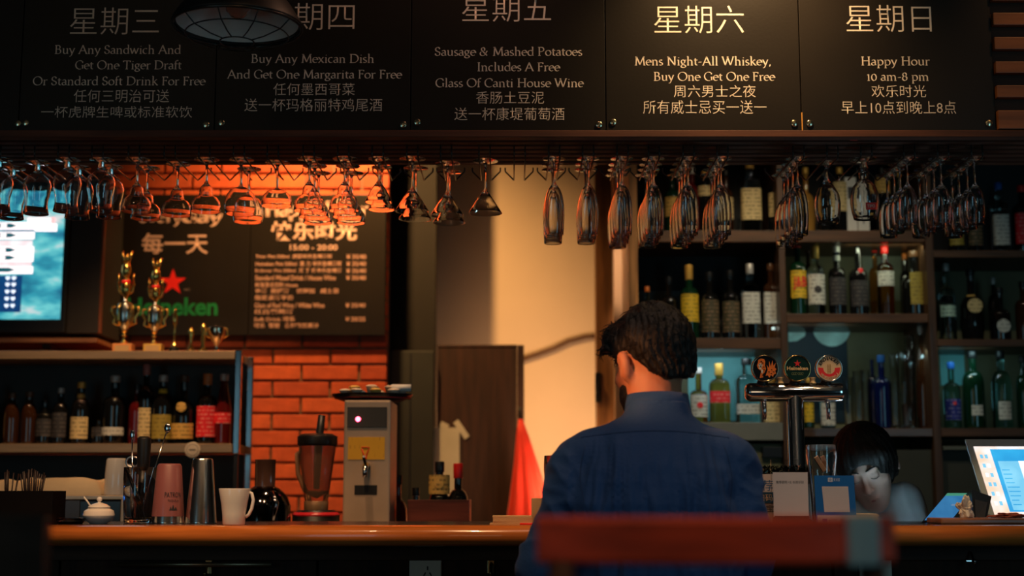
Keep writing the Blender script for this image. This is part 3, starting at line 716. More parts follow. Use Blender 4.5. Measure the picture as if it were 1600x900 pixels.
# coasters
for k in range(6):
    o = boxo('coaster', (-.046, -.046, 0), (.046, .046, .0032), M('pale_card', (.62, .42, .22), .8, var=.1), bev=.0006)
    q = on(800, 3.42); o.location = (q[0]+(-.006 if k == 0 else random.uniform(-.0015, .0015)), 3.42, ZT+k*.0034); o.rotation_euler.z = random.uniform(-.02, .02)
    tag(o, 'square pale coaster, %s of the stack left of the seated man' % ('lowest', 'second', 'third', 'fourth', 'fifth', 'topmost')[k], 'coaster', 'coasters stacked beside the seated man')
for k in range(7):
    o = boxo('coaster', (-.032, -.045, 0), (.032, .045, .0030), M('pale_card', (.62, .42, .22)), bev=.0006)
    q = on(1346, 3.62); o.location = (q[0]+random.uniform(-.002, .002), 3.62, ZT+k*.0032)
    tag(o, 'pale card coaster, %s of the stack right of the blue payment sign' % ('lowest', 'second', 'third', 'fourth', 'fifth', 'sixth', 'topmost')[k], 'coaster', 'coasters stacked beside the blue sign')
# tall glass left of man
def tumbler(lab, loc, r0, r1, h, nm='beer_glass'):
    return tag(obj(nm, lathe(BM(), [(0, 0), (r0*.95, 0), (r0, .002), ((r0+r1)/2*1.0, h*.5), (r1, h*.8), (r1*.96, h), (r1*.96-.002, h), (r1-.0025, h*.8), ((r0+r1)/2-.0025, h*.5), (r0-.003, .012), (0, .010)], 36, loc), GLASS), lab, 'glass')
tumbler('tall clear drinking glass half hidden behind the seated man', on(872, 3.45), .026, .034, Zp(712, 3.45)-ZT)
tag(obj('red_coaster', lathe(BM(), [(0, 0), (.04, 0), (.04, .004), (0, .004)], 28, on(832, 3.40)), M('red_tag', (.8, .03, .02))), 'round red mat on the counter partly hidden behind the seated man', 'mat')
tag(obj('bill_holder', box(BM(), (-.018, -.012, 0), (.018, .012, Zp(778, 3.5)-ZT), .002), M('pale_card', (.62, .42, .22))), 'small upright pale card block beside the seated man', 'card block').location = on(842, 3.5)
# ---------------------------------------------------------------- payment signs
def pt(px, py, Y, o): return W(px, py, Y)-Vector(o)
PINKP = M('card_paper', (.62, .52, .46), .7, var=.04)
BLUEC = M('blue_card', (.01, .12, .36), .35, var=.05, coat=.3)
Y = 3.36
lo = Vector(on(1235, Y)); t = thing('acrylic_sign', 'clear acrylic stand holding a plain pinkish paper, behind the foreground chair', 'payment sign', lo)
xa, xb = W(1205, 760, Y).x-lo.x, W(1264, 760, Y).x-lo.x; zt = Zp(718, Y)-ZT
obj('stand', box(BM(), (xa, -.002, .0), (xb, .001, zt), .0005), ACRYL, t)
obj('foot', box(BM(), (xa, -.002, -.0), (xb, .04, .003), .0005), ACRYL, t)
obj('paper', box(BM(), (xa+.004, -.0032, Zp(806, Y)-ZT), (xb-.003, -.0022, Zp(738, Y)-ZT)), PINKP, t)
obj('base_card', box(BM(), (xa+.002, -.0032, .001), (xb-.002, -.0022, Zp(807.5, Y)-ZT)), M('brown_card', (.10, .045, .02), .6), t)
cjk('推荐使用 <3, 长按识别', xa+.011, xb-.013, Zp(756, Y)-ZT, Zp(751, Y)-ZT, -.0036, INK, t)
Y = 3.44
lo = Vector(on(1190, Y)); t = thing('blue_lettered_sign', 'white sign with blue characters half hidden behind the seated man', 'payment sign', lo)
xa, xb = W(1150, 760, Y).x-lo.x, W(1209, 760, Y).x-lo.x
obj('card', box(BM(), (xa, -.002, 0), (xb, .002, Zp(741, Y)-ZT)), PINKP, t)
BLI = M('blue_ink', (.03, .12, .26), .6)
for tx, a, b_ in (('推荐', 750, 767), ('支付宝', 789, 800)): cjk(tx, xa+.03, xb-.002, Zp(b_, Y)-ZT, Zp(a, Y)-ZT, -.0025, BLI if a == 750 else INK, t)
obj('blue_band', box(BM(), (xa+.02, -.003, Zp(786, Y)-ZT), (xb-.002, -.002, Zp(769, Y)-ZT)), BLI, t)
cjk('扫码', xa+.05, xb-.004, Zp(783, Y)-ZT, Zp(772, Y)-ZT, -.0035, CREAM, t)
obj('foot', box(BM(), (xa, -.002, 0), (xb, .03, .004)), PINKP, t)
Y = 3.355
lo = Vector(on(1305, Y)); t = thing('blue_payment_sign', 'blue payment sign with a blank white square, right of the acrylic stand', 'payment sign', lo)
P = lambda px, py, d=0: pt(px, py, Y, lo)+Vector((0, d, 0))
obj('card', slab(BM(), [P(1276, 819), P(1339, 819), P(1334, 743), P(1272, 743)], .004), BLUEC, t)
obj('white_strip', slab(BM(), [P(1278, 819, -.001), P(1339, 819, -.001), P(1338, 805, -.001), P(1277, 805, -.001)], .0008), PINKP, t)
obj('blank_square', slab(BM(), [P(1288, 800, -.001), P(1328, 800, -.001), P(1325, 760, -.001), P(1284, 760, -.001)], .0008), PINKP, t)
obj('easel_foot', box(BM(), (-.01, .004, 0), (.02, .045, .004)), BLUEC, t)
q0, q1 = P(1293.5, 753), P(1300.5, 746.5)
obj('logo', box(BM(), (q0.x, -.0018, q0.z), (q1.x, -.001, q1.z), .0008), PAPER, t)
cjk('支', q0.x+.001, q1.x-.001, q0.z+.001, q1.z-.001, -.0022, BLUEC, t)
cjk('支付宝', P(1302, 750).x, P(1312, 750).x, P(1302, 752).z, P(1302, 747).z, -.0015, PAPER, t)
LB = M('logo_blue', (.03, .08, .3), .5); LR = M('logo_red', (.7, .03, .02), .5)
for a, b_, mm in ((1285, 1292, LB), (1313, 1321, LR)):
    q0, q1 = P(a, 815.5), P(b_, 810.5); obj('printed_emblem', box(BM(), (q0.x, -.0028, q0.z), (q1.x, -.0018, q1.z)), mm, t)
cjk('支付宝', P(1294, 813).x, P(1307, 813).x, P(1294, 815).z, P(1294, 811).z, -.0022, INK, t)
cjk('口碑', P(1322, 813).x, P(1332, 813).x, P(1294, 815).z, P(1294, 811).z, -.0022, LR, t)
# beer glass with chalk
Y = 3.43
q = on(1287, Y); hg = Zp(695, Y)-ZT
tag(obj('beer_glass', lathe(BM(), [(0, 0), (.024, 0), (.026, .003), (.028, hg*.3), (.031, hg*.55), (.037, hg*.85), (.0365, hg), (.0345, hg), (.0345, hg*.85), (.0285, hg*.55), (.0255, hg*.3), (.023, .013), (0, .011)], 40, q), GLASS), 'waisted clear beer glass holding two blocks of card, beneath the beer taps', 'glass')
for dx, a, lab, mm in ((-.004, -.55, 'front white card roll leaning in the beer glass', M('pink_white', (.72, .50, .42), .7)), (.010, -.35, 'rear brownish card roll leaning in the beer glass', M('brown_roll', (.30, .17, .12), .7))):
    o = boxo('card_roll', (-.0055, -.004, -.02), (.0055, .004, .02), mm, bev=.001); o.location = (q[0]+dx, Y+(.0 if dx < 0 else .012), Zp(725, Y)); o.rotation_euler.y = a; tag(o, lab, 'card')
    if dx < 0: o2 = o
tag(obj('citrus_net', lathe(BM(), [(0, 0), (.018, 0), (.021, .02), (.020, .05), (.014, .068), (.0, .07)], 12, (q[0], Y+.001, ZT+.0125)), M('dark_filling', (.06, .035, .02), .4, bump=.5, bs=90)), 'dark filling in the lower part of the beer glass', 'filling')
# black tinsel garland behind the signs
b = BM()
for k in range(520):
    u = random.random(); p = Vector((W(1192+72*u, 740, 3.52).x, 3.52+random.uniform(-.008, .008), Zp(735, 3.52)+random.uniform(-.012, .010)))
    d = Vector((random.uniform(-1, 1), random.uniform(-1, 1), random.uniform(-1, 1))).normalized()*.007; n = d.cross(Vector((random.random(), random.random(), random.random()))).normalized()*.0015
    vs = [b.verts.new(p+d), b.verts.new(p+n), b.verts.new(p-d), b.verts.new(p-n)]; b.faces.new(vs)
g_ = thing('tinsel_tray', 'dark drip tray post with a black tinsel garland behind the payment signs', 'garland', (W(1228, 816, 3.52).x, 3.52, ZT))
o = obj('tinsel', b, M('dark_tinsel', (.03, .035, .025), .2, .7), g_); o['kind'] = 'stuff'; o.matrix_parent_inverse = Matrix.Translation(-g_.location)
obj('tray', box(BM(), (-.056, -.006, 0), (.056, .006, Zp(740, 3.52)-ZT), .002), PLAST, g_)
# ---------------------------------------------------------------- beer tower
Y = 3.60
lo = Vector((W(1244, 700, Y).x, Y, ZT)); s = Y/FPX
t = thing('beer_tower', 'polished chrome T-shaped beer tower with three round tap badges', 'beer tower', lo)
zc_ = Zp(613, Y)-ZT; rc = .0235
obj('column', lathe(BM(), [(0, 0), (.040, 0), (.040, .006), (.024, .010), (.0215, .014), (.0215, zc_), (0, zc_)], 40), CHROME, t)
b = lathe(BM(), [(0, -.125), (.012, -.1245), (rc*.8, -.121), (rc, -.112), (rc, .112), (rc*.97, .121), (rc*.75, .1225), (0, .1225)], 44)
bmesh.ops.rotate(b, verts=b.verts, matrix=Matrix.Rotation(pi/2, 3, 'Y')); bmesh.ops.translate(b, verts=b.verts, vec=(-.0015, 0, zc_)); obj('crossbar', b, CHROME, t)
GR = M('badge_green', (.006, .028, .014), .25, coat=.8, var=.05); CRM = M('badge_cream', (.80, .55, .30), .4, coat=.8, var=.04); BK = M('badge_black', (.006, .005, .005), .25, coat=.8)
ORG = M('badge_orange', (.85, .20, .02), .4, coat=.5, var=.15, vs=120); RED = M('star_red', (.80, .02, .015), .4, var=.04); ARG = M('badge_gold', (.85, .55, .25), .4)
def disc(b, r, y, cx=0, cz=0, n=40, a0=0, a1=360, r0=0):
    if r0 == 0 and a1-a0 == 360:
        b.faces.new([b.verts.new((cx+r*cos(2*pi*k/n), y, cz+r*sin(2*pi*k/n))) for k in range(n)]); return b
    pr = None
    for k in range(n+1):
        a = R(a0+(a1-a0)*k/n); c_ = (b.verts.new((cx+r0*cos(a), y, cz+r0*sin(a))), b.verts.new((cx+r*cos(a), y, cz+r*sin(a))))
        if pr: b.faces.new([pr[0], pr[1], c_[1], c_[0]])
        pr = c_
    return b
def poly(b, pts, y): b.faces.new([b.verts.new((x, y, z)) for x, z in pts]); return b
def star(b, r, y, cx, cz): return poly(b, [(cx+(r if k % 2 == 0 else r*.39)*sin(pi*k/5), cz+(r if k % 2 == 0 else r*.39)*cos(pi*k/5)) for k in range(10)], y)
zb_ = Zp(577, Y)-ZT; rb_ = .0345
for i, px in enumerate((1196, 1246.5, 1296)):
    cx = W(px, 577, Y-.03).x-lo.x; yb = -.034
    h = obj('tap_handle', lathe(BM(), [(0, 0), (.014, 0), (.014, .008), (.010, .014), (.012, .026), (.015, .034), (.015, .062), (.010, .070), (0, .071)], 20, (cx-.004, -.004, zc_+rc-.006)), PLAST, t)
    b = lathe(BM(), [(0, 0), (rb_, 0), (rb_, .010), (rb_-.001, .012), (rb_-.0035, .012), (rb_-.004, .0095), (0, .0095)], 48)
    bmesh.ops.rotate(b, verts=b.verts, matrix=Matrix.Rotation(pi/2, 3, 'X')); bmesh.ops.translate(b, verts=b.verts, vec=(cx, -.016, zb_))
    bd = obj('badge', b, M('badge_rim_%d' % i, ((.55, .40, .26), (.65, .45, .20), (.62, .56, .50))[i], .15, 1), t, ('bronze rimmed badge with a tiger', 'gold rimmed dark green badge with a red star', 'silver rimmed red and cream wheat badge')[i])
    yf = -.0262
    if i == 0:
        obj('badge_face', disc(BM(), rb_-.004, yf, cx, zb_), BK, bd)
        b = BM(); r_ = rb_
        # orange flank: flames on the right, standing tiger on the left
        F = [(.02, -.55), (.18, -.1), (.12, .25), (.28, .02), (.30, .55), (.42, .15), (.55, .60), (.60, .2), (.78, .42), (.70, .05), (.82, -.05), (.72, -.2), (.80, -.38), (.62, -.45), (.55, -.62), (.40, -.5), (.30, -.68), (.16, -.5)]
        poly(b, [(cx+x*r_, zb_+z*r_) for x, z in F], yf-.0005)
        F = [(-.50, .62), (-.30, .74), (-.05, .66), (.02, .50), (-.02, .20), (.06, -.02), (-.05, -.30), (-.18, -.42), (-.15, -.66), (-.42, -.72), (-.36, -.45), (-.30, -.20), (-.52, -.02), (-.60, .22), (-.52, .40)]
        poly(b, [(cx+x*r_, zb_+z*r_) for x, z in F], yf-.0005); obj('tiger_print', b, ORG, bd)
        b = BM(); disc(b, .15*r_, yf-.0009, cx-.34*r_, zb_+.22*r_, 16); disc(b, .10*r_, yf-.0009, cx-.36*r_, zb_+.02*r_, 12)
        poly(b, [(cx+x*r_, zb_+z*r_) for x, z in ((-.30, -.05), (-.16, -.12), (-.2, -.38), (-.30, -.3))], yf-.0009); obj('tiger_face', b, PAPER, bd)
        b = BM()
        for x, z, w in ((-.40, .27, .10), (-.28, .27, .1), (-.34, .14, .12), (-.30, .50, .22), (-.20, .40, .18), (-.12, .10, .16), (-.1, -.1, .14), (-.22, -.5, .14), (.25, -.25, .16), (.45, -.1, .14), (.6, -.25, .14), (.42, -.38, .16)):
            poly(b, [(cx+(x-w/2)*r_, zb_+z*r_), (cx+(x+w/2)*r_, zb_+(z-.05)*r_), (cx+(x+w/3)*r_, zb_+(z+.05)*r_)], yf-.0013)
        obj('tiger_stripes', b, BK, bd)
    elif i == 1:
        obj('badge_face', disc(BM(), rb_-.004, yf, cx, zb_), GR, bd)
        obj('red_star', star(BM(), .0095, yf-.0005, cx, zb_+.0125), RED, bd)
        cjk('Heineken', cx-.0265, cx+.0265, zb_-.0045, zb_+.005, yf-.0006, ARG, bd, off=.03)
        b = BM()
        for sx_ in (-1, 1):
            for k in range(3): disc(b, .0032, yf-.0005, cx+sx_*(.0035+k*.0045), zb_-.0135, 12, 0, 300, .0024)
        obj('scroll_ornament', b, M('dull_gold', (.20, .22, .08), .5), bd)
    else:
        obj('badge_face', disc(BM(), rb_-.004, yf, cx, zb_), CRM, bd)
        b = disc(BM(), rb_*.80, yf-.0004, cx, zb_, 40, -165, -15, rb_*.42); disc(b, rb_*.80, yf-.0004, cx, zb_, 10, -15, 5, rb_*.42); disc(b, rb_*.80, yf-.0004, cx, zb_, 10, 175, 195, rb_*.42); obj('red_band', b, RED, bd)
        for tx, rr, hgt, a0, a1, mm, sg in (('ERDINGER', rb_*.60, rb_*.24, 158, 22, BK, 1), ('WEISSBRAU', rb_*.70, rb_*.17, 215, 325, CRM, -1)):
            for k, chh in enumerate(tx):
                a = R(a0+(a1-a0)*(k+.5)/len(tx)); ro = Matrix.Rotation(-(a-pi/2) if sg > 0 else -(a+pi/2), 3, 'Y')
                wv = rb_*(.16 if chh != 'I' else .05)/1
                cjk(chh, -wv*.75, wv*.75, 0 if sg > 0 else -hgt*.5, hgt if sg > 0 else hgt*.5, 0, mm, bd, off=.02)
                PENDING[-1] = PENDING[-1][:9]+(Place(ro, Vector((cx+rr*cos(a), yf-.0009, zb_+rr*sin(a)))),)
        b = BM()
        for k in range(4):
            for sx_ in (-1, 0, 1): poly(b, [(cx+sx_*.0032+dx*.0016, zb_-.008+k*.0045+dz*.0024) for dx, dz in ((0, -1), (1, 0), (0, 1), (-1, 0))], yf-.0006)
        for sx_ in (-1, 0, 1): poly(b, [(cx+sx_*.0032-.0006, zb_-.0135), (cx+sx_*.0032+.0006, zb_-.0135), (cx+sx_*.0032+.0006, zb_+.011), (cx+sx_*.0032-.0006, zb_+.011)], yf-.0005)
        obj('wheat_emblem', b, M('wheat_brown', (.42, .24, .08), .5), bd)
    obj('clear_dome', lathe(BM(), [(rb_-.003, 0), (rb_*.7, .003), (rb_*.3, .0045), (0, .005)], 32), GLASS, bd)
    dm = [c_ for c_ in kids(bd) if c_.name.startswith('clear_dome')][0]; bpy.data.objects.remove(dm)
    fx = cx-.002
    obj('spout', tube(BM(), [(fx, 0, zc_-rc+.003), (fx, -.008, zc_-rc-.006), (fx, -.012, zc_-rc-.02), (fx, -.012, Zp(656, Y)-ZT)], [.007, .0065, .0055, .005], 12), CHROME, t)
    if i < 2: obj('connector', lathe(BM(), [(0, 0), (.009, 0), (.006, .008), (.009, .016), (0, .016)], 16, (cx+.042, -.006, zc_+rc-.002)), ARG, t)
# ---------------------------------------------------------------- right end of the counter
def scr_mat(name, col, es, c2=None):
    m = bpy.data.materials.new(name); m.use_nodes = True; nt = m.node_tree; L = nt.links.new
    e = nt.nodes['Principled BSDF']; e.inputs['Base Color'].default_value = (.02, .02, .02, 1); e.inputs['Roughness'].default_value = .25
    n = nt.nodes.new('ShaderNodeTexNoise'); n.inputs['Scale'].default_value = 14; tc = nt.nodes.new('ShaderNodeTexCoord'); L(tc.outputs['Object'], n.inputs['Vector'])
    r = nt.nodes.new('ShaderNodeValToRGB'); r.color_ramp.elements[0].color = (*col, 1); r.color_ramp.elements[1].color = (*(c2 or col), 1)
    r.color_ramp.elements[0].position = .4; r.color_ramp.elements[1].position = .62
    L(n.outputs['Fac'], r.inputs[0]); L(r.outputs[0], e.inputs['Emission Color']); e.inputs['Emission Strength'].default_value = es
    return m
EM = {'w': scr_mat('screen_white', (.86, .92, 1), 1.0), 'b': scr_mat('screen_blue', (.02, .30, .62), 1.0, (.03, .38, .70)), 'l': scr_mat('screen_pale_blue', (.16, .50, .72), 1.0, (.22, .58, .78)), 'p': scr_mat('screen_wallpaper', (1, .62, .45), .95, (.9, .85, .85)), 'k': scr_mat('screen_dark', (.01, .08, .2), .6)}
Yn = 3.70
t = thing('laptop', 'open laptop with a pale bezel and bright blue and white screen at the right end', 'laptop', (W(1560, 816, Yn).x, Yn, ZT))
lo = t.location; bl = W(1545, 803, Yn)-lo; zt_ = .205; dy = .165; wd_ = .36
def LP(u, v, d=0):
    nrm = Vector((0, -zt_, dy)).normalized()
    return Vector((bl.x+u*wd_, bl.y+v*dy, bl.z-.008+v*zt_))+nrm*d
def lquad(nm, u0, u1, v0, v1, d, mat, par, th=.0006): return obj(nm, slab(BM(), [LP(u0, v0, d), LP(u1, v0, d), LP(u1, v1, d), LP(u0, v1, d)], th), mat, par)
lid = lquad('lid', 0, 1, -.03, 1, .0, M('bezel_grey', (.30, .36, .38), .4), t, .006)
sr = lquad('screen', .045, .955, .02, .90, .001, EM['p'], t)
lquad('window_blue', .16, .93, .06, .86, .0018, EM['b'], sr); lquad('window_pane', .19, .93, .08, .70, .0026, EM['l'], sr); lquad('window_page', .34, .93, .08, .70, .0034, EM['w'], sr)
for k in range(12):
    u, v = (.07, .105)[k % 2], .14+.12*(k//2); lquad('desktop_icon', u, u+.022, v, v+.05, .0018, EM['l'] if k % 3 else EM['w'], sr)
for k in range(9): lquad('list_line', .20, .20+.05+.05*random.random(), .14+.055*k, .15+.055*k, .0030, EM['b'], sr)
obj('keyboard_base', box(BM(), (bl.x, bl.y-.22, 0), (bl.x+wd_, bl.y+.0, .012), .003), M('bezel_grey', (.3, .36, .38)), t)
# tablet in a dark holder
lo = Vector((W(1480, 816, 3.66).x, 3.66, ZT)); t = thing('tablet', 'tablet with a blue screen leaning in a black holder left of the laptop', 'tablet', lo)
C = [pt(1441, 820, 3.60, lo), pt(1487, 820, 3.64, lo), pt(1522, 770, 3.76, lo), pt(1479, 770, 3.72, lo)]
C[0].z = C[1].z = .003
obj('case', slab(BM(), [c_ for c_ in C], .010), PLAST, t)
n = (C[1]-C[0]).cross(C[3]-C[0]).normalized()
def tq(u0, u1, v0, v1, d): return [C[0]+(C[1]-C[0])*u+(C[3]-C[0])*v+n*d for u, v in ((u0, v0), (u1, v0), (u1, v1), (u0, v1))]
obj('screen', slab(BM(), tq(.04, .96, .04, .97, .0012), .0008), scr_mat('tablet_blue', (.02, .13, .30), .9, (.03, .17, .36)), t)
obj('header', slab(BM(), tq(.04, .96, .88, .97, .002), .0008), scr_mat('tablet_green', (.05, .25, .16), .8), t)
obj('screen_icon', disc(BM(), .5, 0), scr_mat('tablet_icon', (.12, .22, .36), .8), t)
ic = [c_ for c_ in kids(t) if c_.name.startswith('screen_icon')][0]
e1 = (C[1]-C[0]).normalized(); e2 = (C[3]-C[0]).normalized(); cc = tq(.62, .7, .55, .6, .002)[0]
for v in ic.data.vertices: v.co = cc+e1*v.co.x*.02+e2*v.co.z*.012
obj('rear_prop', tube(BM(), [C[3]*.5+C[2]*.5-n*.012, Vector((.09, .13, .004))], .006, 8), PLAST, t)
# dark case, tissue, tray
o = thing('card_reader', 'black angular card reader between the tablet and the laptop', 'card reader', (W(1532, 816, 3.66).x, 3.66, ZT))
obj('housing', slab(BM(), [Vector((-.028, -.03, .0)), Vector((.004, -.03, .0)), Vector((.028, -.01, .065)), Vector((-.022, -.01, .082))], .05), PLAST, o)
obj('keypad', slab(BM(), [Vector((-.022, -.0305, .012)), Vector((.002, -.0305, .012)), Vector((.014, -.018, .05)), Vector((-.018, -.018, .058))], .001), INK, o)
tr = tag(boxo('wooden_tray', (W(1455, 816, 3.50).x, 3.42, ZT), (W(1640, 816, 3.5).x, 3.54, ZT+.014), wood('tray_wood', (.28, .10, .035), .4), bev=.004), 'low reddish wooden tray in front of the tablet and laptop', 'tray')
def crumple(name, c, r, mat, lab, cat, seed, flat=1):
    b = BM(); bmesh.ops.create_icosphere(b, subdivisions=4, radius=1)
    for v in b.verts:
        d = noise.noise(v.co*1.7+Vector((seed, 0, 0)))*.6+abs(noise.noise(v.co*4+Vector((0, seed, 0))))*.45
        v.co *= .8+d; v.co = Vector((v.co.x*r[0], v.co.y*r[1], max(v.co.z, -.65)*r[2]))
    mz = min(v.co.z for v in b.verts)
    for v in b.verts: v.co.z -= mz
    o = obj(name, b, mat); o.location = c; return tag(o, lab, cat)
o = crumple('crumpled_tissue', (W(1508, 800, 3.475).x, 3.475, ZT+.0142), (.020, .018, .030), M('tissue', (.72, .60, .45), .85), 'crumpled pale tissue on the tray in front of the tablet', 'tissue', 3)
crumple('red_cloth', (W(1578, 806, 3.49).x, 3.49, ZT+.0142), (.045, .022, .007), M('red_brown_cloth', (.32, .07, .04), .9), 'flat reddish cloth lying on the tray below the laptop screen', 'cloth', 8)
# ================================================================ BACK BAR, LEFT
ZBN = .93
t = thing('back_bench', 'dark low work bench behind the bar counter at the left', 'bench', (0, 0, 0))
obj('worktop', box(BM(), (-2.5, 4.02, ZBN-.04), (Xp(800, 4.6), 5.10, ZBN), .004), M('dark_steel_top', (.10, .09, .08), .35, .8), t)
obj('cabinet', box(BM(), (-2.5, 4.06, .0), (Xp(800, 4.6)-.02, 5.08, ZBN-.04)), PLAST, t)
for k in range(5):
    xa = -2.48+k*.5; obj('door', box(BM(), (xa, 4.045, .08), (xa+.48, 4.06, ZBN-.06), .002), DARKW, t)
# steel two-tier shelf, front plane Y 4.85
YS = 4.85
t = thing('steel_shelf', 'two-tier stainless steel bottle shelf on the left behind the bar', 'shelf', (0, YS, 0))
xr_, xl_ = Xp(385, YS, 620), -2.5
z1t, z1b, z2t, z2b = Zp(548, YS), Zp(561, YS), Zp(693, YS), Zp(707, YS)
xp0, xp1 = Xp(366, YS, 620), Xp(376, YS, 620)
STW = M('warm_steel', (.42, .26, .14), .38, .55, bump=.06, bs=20, stretch=(1, 1, 14))
obj('shelf_board', box(BM(), (xl_, 0, z1b), (xp0-.001, .24, z1t), .002), STW, t)
obj('shelf_board', box(BM(), (xl_, 0, z2b), (xp0-.001, .24, z2t), .002), STW, t)
obj('post', box(BM(), (xp0, -.004, z2b-.004), (xp1, .018, z1t+.002), .003), CHROME, t)
obj('lower_panel', box(BM(), (xl_, .225, ZBN), (xp0-.002, .235, z2b-.001)), M('dark_steel_back', (.02, .016, .013), .5), t)  # dark sheet added so the gap under the shelf stays black
obj('post', box(BM(), (xp0, .222, ZBN), (xp1, .244, z1t), .003), CHROME, t)
obj('leg', box(BM(), (xp0+.004, .0, ZBN), (xp1-.004, .016, z2b-.004)), PLAST, t)
obj('leg', box(BM(), (-2.3, .0, ZBN), (-2.28, .02, z2b)), PLAST, t)
obj('back_panel', box(BM(), (xl_, .235, z2t), (xp0-.002, .24, z1b)), M('dark_steel_back', (.02, .016, .013), .5), t)
b = lathe(BM(), [(0, 0), (.026, 0), (.027, .002), (.026, .005), (0, .005)], 32); bmesh.ops.rotate(b, verts=b.verts, matrix=Matrix.Rotation(pi/2, 3, 'X'))
p = W(301, 703, YS-.002)
bdg = tag(obj('round_badge', b, M('badge_paper', (.68, .56, .44), .6)), 'round pale badge stuck on the lower steel shelf edge above the steel shaker', 'badge'); bdg.location = (p.x, YS-.0004, p.z)
b = disc(BM(), .020, -.0056, 0, 0, 32, 0, 360, .0188); poly(b, [(-.011, -.002), (.011, -.002), (.011, .002), (-.011, .002)], -.0056); obj('badge_print', b, INK, bdg)

# ---------------------------------------------------------------- bottles
def label_mat(name, base, ink, rows=70, dens=.5):
    m = M(name, base, .65, var=.08); nt = m.node_tree
    if nt.nodes.get('inkmix'): return m
    p = nt.nodes['Principled BSDF']; L = nt.links.new
    src = p.inputs['Base Color'].links[0].from_socket
    tc = nt.nodes.new('ShaderNodeTexCoord'); sp = nt.nodes.new('ShaderNodeSeparateXYZ'); L(tc.outputs['Object'], sp.inputs[0])
    a = nt.nodes.new('ShaderNodeMath'); a.operation = 'MULTIPLY'; a.inputs[1].default_value = rows; L(sp.outputs['Z'], a.inputs[0])
    fr = nt.nodes.new('ShaderNodeMath'); fr.operation = 'FRACT'; L(a.outputs[0], fr.inputs[0])
    lt_ = nt.nodes.new('ShaderNodeMath'); lt_.operation = 'LESS_THAN'; lt_.inputs[1].default_value = .42; L(fr.outputs[0], lt_.inputs[0])
    fl = nt.nodes.new('ShaderNodeMath'); fl.operation = 'FLOOR'; L(a.outputs[0], fl.inputs[0])
    cb = nt.nodes.new('ShaderNodeCombineXYZ'); 
    xm = nt.nodes.new('ShaderNodeMath'); xm.operation = 'MULTIPLY'; xm.inputs[1].default_value = 90; L(sp.outputs['X'], xm.inputs[0]); L(xm.outputs[0], cb.inputs[0]); L(fl.outputs[0], cb.inputs[2])
    n = nt.nodes.new('ShaderNodeTexNoise'); n.inputs['Scale'].default_value = 1.3; L(cb.outputs[0], n.inputs['Vector'])
    gt = nt.nodes.new('ShaderNodeMath'); gt.operation = 'GREATER_THAN'; gt.inputs[1].default_value = dens; L(n.outputs['Fac'], gt.inputs[0])
    mu = nt.nodes.new('ShaderNodeMath'); mu.operation = 'MULTIPLY'; L(gt.outputs[0], mu.inputs[0]); L(lt_.outputs[0], mu.inputs[1])
    mx = nt.nodes.new('ShaderNodeMix'); mx.data_type = 'RGBA'; mx.name = 'inkmix'; sc_ = nt.nodes.new('ShaderNodeMath'); sc_.operation = 'MULTIPLY'; sc_.inputs[1].default_value = .6; L(mu.outputs[0], sc_.inputs[0]); L(sc_.outputs[0], mx.inputs[0]); L(src, mx.inputs[6]); mx.inputs[7].default_value = (*ink, 1)
    L(mx.outputs[2], p.inputs['Base Color']); return m
def gl(n, c, ro=.06): return M('bottle_'+n, c, ro, coat=.6, var=.1)
def clr(n, c, ior=1.36): return M('glass_'+n, c, .02, trans=1, ior=ior, var=0)
BM_ = {'black': gl('black', (.006, .006, .006)), 'brown': gl('brown', (.035, .012, .004)), 'green': gl('green', (.004, .028, .012)), 'red': gl('red', (.10, .006, .006)),
 'blue': gl('blue', (.003, .008, .06)), 'clear': clr('clear', (.80, .92, .90)), 'amber': clr('amber', (.85, .30, .05)), 'teal': clr('teal', (.35, .75, .70)), 'gold': gl('gold', (.30, .15, .03))}
FR = {  # body fraction, shoulder end, neck radius fraction, squareness
 'wine': (.58, .74, .36, 0), 'spirit': (.60, .70, .36, 0), 'square': (.64, .74, .36, 5), 'beer': (.52, .80, .40, 0), 'round': (.42, .62, .30, 0), 'slim': (.48, .86, .42, 0), 'pot': (.50, .60, .34, 0)}
MCH = {}
def bottle_mesh(r, h, st):
    k = (round(r, 3), round(h, 2), st)
    if k not in MCH:
        r, h = k[0], h; fb, fs, fn, sq = FR[st]; rn = r*fn; b = BM()
        pr = [(0, .002), (r*.85, 0), (r*.97, .003), (r, .010), (r, h*fb*.9), (r*.985, h*fb)]
        for i in range(1, 6):
            u = i/5; pr.append((rn+(r*.985-rn)*(cos(u*pi/2)**1.1 if st != 'slim' else (1-u)), h*(fb+(fs-fb)*(sin(u*pi/2)**1.0 if st != 'slim' else u))))
        if st == 'round': pr[3:6] = [(r*.9, h*.05), (r, h*.22), (r*.93, h*.38)]
        pr += [(rn*.95, h*.93), (rn*1.15, h*.935), (rn*1.15, h*.96), (rn*.9, h*.965), (0, h*.965)]
        lathe(b, pr, 24)
        if sq:
            for v in b.verts:
                ra = sqrt(v.co.x**2+v.co.y**2)
                if ra > rn*1.3:
                    a = math.atan2(v.co.y, v.co.x); m = 1/((abs(cos(a))**sq+abs(sin(a))**sq)**(1/sq)); w = min(1, (ra-rn*1.3)/(r*.4)); v.co.x *= 1+(m-1)*w; v.co.y *= 1+(m-1)*w
        bmesh.ops.recalc_face_normals(b, faces=b.faces)
        me = bpy.data.meshes.new('bottle_glass'); b.to_mesh(me); b.free(); MCH[k] = me
    return MCH[k]
